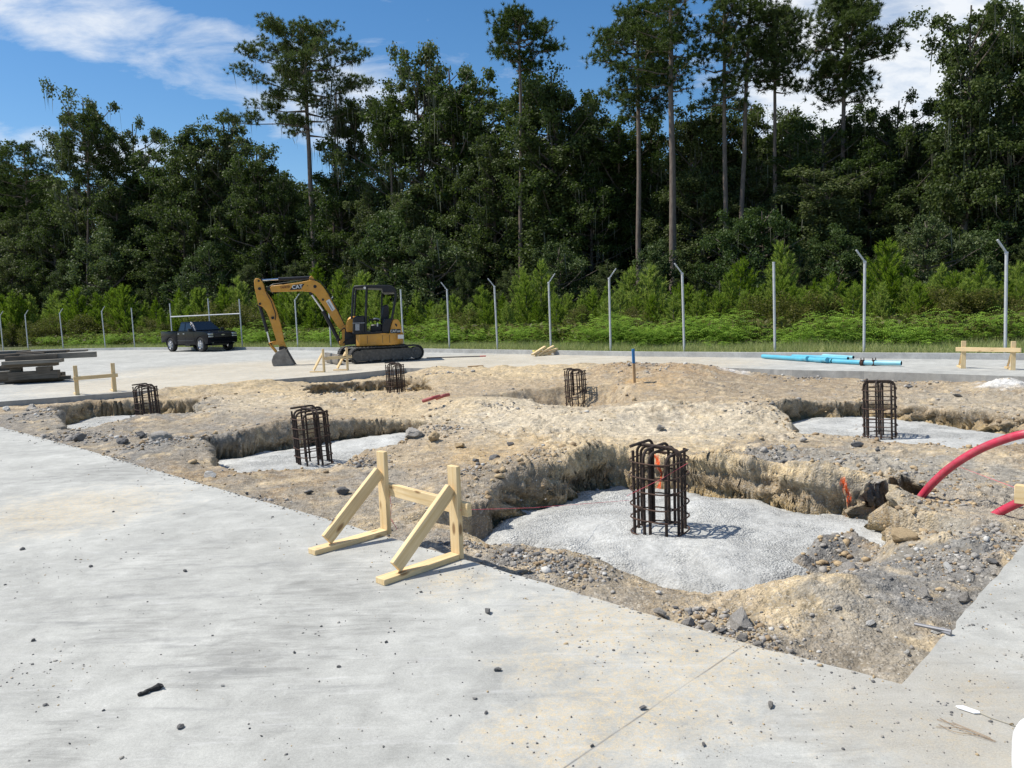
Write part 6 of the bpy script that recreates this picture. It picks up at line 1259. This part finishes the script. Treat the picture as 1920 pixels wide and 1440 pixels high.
while px < 1990:
    base_t = float(np.interp(px, [0, 300, 700, 1000, 1300, 1600, 1920], [592, 588, 580, 575, 570, 562, 555])); 
    if random.random() < .75: yp(px, base_t+random.uniform(-10, 16), 2.6+random.uniform(-.4, .8), 1.15, 'front')
    px += (32 if px < 700 else 46)*random.uniform(.7, 1.2)
# dark olive shrubs among them
SH = [shrub(80), shrub(81, 2.4, 1.5), shrub(82, 2.8, 1.2)]
SHP = [(18, 602), (75, 596), (100, 590), (160, 585), (190, 580), (228, 600), (400, 560), (420, 575), (445, 568), (470, 560), (505, 585), (530, 610), (655, 590), (860, 580), (1090, 575), (1205, 570), (1450, 545), (1480, 560), (1530, 540), (1555, 560), (1600, 570), (1770, 535), (1800, 530), (1835, 545), (1860, 560), (1420, 570), (1350, 570), (1900, 560), (310, 600), (280, 595)]
for i, (px, ty) in enumerate(SHP):
    Y = fenceY(px)+2.6+random.uniform(-.3, .6); (x, y), H = spot(px, Y, ty); plant(SH[i % 3], 'olive_shrub', 'dark olive brown shrub %s, %s' % (gap(px), ['small', 'broad', 'taller', 'rounded', 'leaning'][i % 5]), 'shrub', (x, y), max(H, 1.6), 'olive brown shrubs behind the fence', wide=1.1)
# fern like ground cover and verge grass: uncountable
random.seed(5); rng = np.random.default_rng(77)
ln = [off(K2, i, 1.0) for i in range(len(K2))]; LN = np.array([p[:2] for p in ln])[1:-1]; seg = np.hypot(*np.diff(LN, axis=0).T); Ls = np.r_[0, np.cumsum(seg)]
def along_line(n, d0_, d1_, wr=True):
    s_ = rng.uniform(0, Ls[-1], n*3); x = np.interp(s_, Ls, LN[:, 0]); y = np.interp(s_, Ls, LN[:, 1]); i = np.clip(np.searchsorted(Ls, s_)-1, 0, len(seg)-1); tx = (LN[i+1]-LN[i])/seg[i][:, None]; nx = np.c_[-tx[:, 1], tx[:, 0]]; nx *= np.sign(nx[:, 1:2]); d_ = rng.uniform(d0_, d1_, len(s_)); P = np.c_[x, y]+nx*d_[:, None]
    if wr: w_ = 1/np.hypot(P[:, 0], P[:, 1])**1.1; w_ /= w_.max(); P = P[rng.random(len(P)) < w_*1.0]
    return P
# mounds of ferns
P0 = along_line(270, 1.35, 2.9); dens = fbm(P0[:, 0]*.35, P0[:, 1]*.35, 501, 2); P0 = P0[dens > -.28]; n0 = len(P0); fr = 44
hts = rng.uniform(.5, 1.05, n0)*(1+.3*(vnoise(P0[:, 0]*.9, P0[:, 1]*.9, 9)))*(1+.35*fbm(P0[:, 0]*.4+9, P0[:, 1]*.4, 503, 2)); O = np.repeat(np.c_[P0, hts*rng.uniform(.3, 1, n0)], fr, 0); O += rng.normal(0, 1, O.shape)*np.array([.45, .45, .12]); az = rng.uniform(0, 6.283, len(O)); Lf = rng.uniform(.28, .6, len(O)); O[:, 2] = np.clip(O[:, 2], .1, None)
VV = []; kq = 7
for j in range(kq):
    t = (j+.3)/kq; cx = O+np.c_[np.cos(az)*Lf*t, np.sin(az)*Lf*t, Lf*(.45*t-.65*t*t)]
    for s_ in (-1, 1):
        sd_ = np.c_[-np.sin(az), np.cos(az), np.zeros(len(az))]*s_; ll = (.11*(1-t*.6))*rng.uniform(.8, 1.2, len(az))[:, None]; fw_ = np.c_[np.cos(az), np.sin(az), -.2*np.ones(len(az))]*.028
        VV.append(np.stack([cx-fw_*.5, cx+fw_*.6, cx+sd_*ll+fw_*1.2-np.array([0, 0, .02])], 1))
VV = np.concatenate(VV).reshape(-1, 3); nF = len(VV)//3; o = link('fern_cover', npmesh('fern_cover', VV, np.arange(nF*3).reshape(nF, 3), L_FERN, attrs={'var': np.repeat(np.tile(rng.uniform(0, 1, len(O)), kq*2), 3)})); o.location.z = .08; tag(o, 'bright green fern like ground cover along the fence', 'ground cover', kind='stuff')
P0 = along_line(36000, -.75, 1.9); n = len(P0); D = unit(n, 1.6); hgt = .30*(1+.5*fbm(P0[:, 0]*.5, P0[:, 1]*.5, 511, 2)); V, F = blades(np.c_[P0, np.full(n, .08)], D, hgt, .016)
o = link('verge_grass', npmesh('verge_grass', V, F, L_GRASS, attrs={'var': vattr(n, 3)})); tag(o, 'thin green and straw coloured grass along the kerb', 'grass', kind='stuff')
# general low undergrowth further back so no bare ground shows
P0 = along_line(5200, 1.8, 14.0, False); P0 = P0[:14000]; n = len(P0)*6; PP = np.repeat(P0, 6, 0)+rng.normal(0, .3, (n, 2)); z = rng.random(n)**1.3*.9; V, F = leaf_quads(np.c_[PP, z+.1], .24, .5, .5)
o = link('undergrowth', npmesh('undergrowth', V, F, L_OLIVE, attrs={'var': vattr(n, 4, 0, .7)})); tag(o, 'dark low undergrowth under the young pines and at the forest foot', 'undergrowth', kind='stuff')
print('objects', len(bpy.data.objects), 'polys', sum(len(o.data.polygons) for o in bpy.data.objects if o.type == 'MESH'))
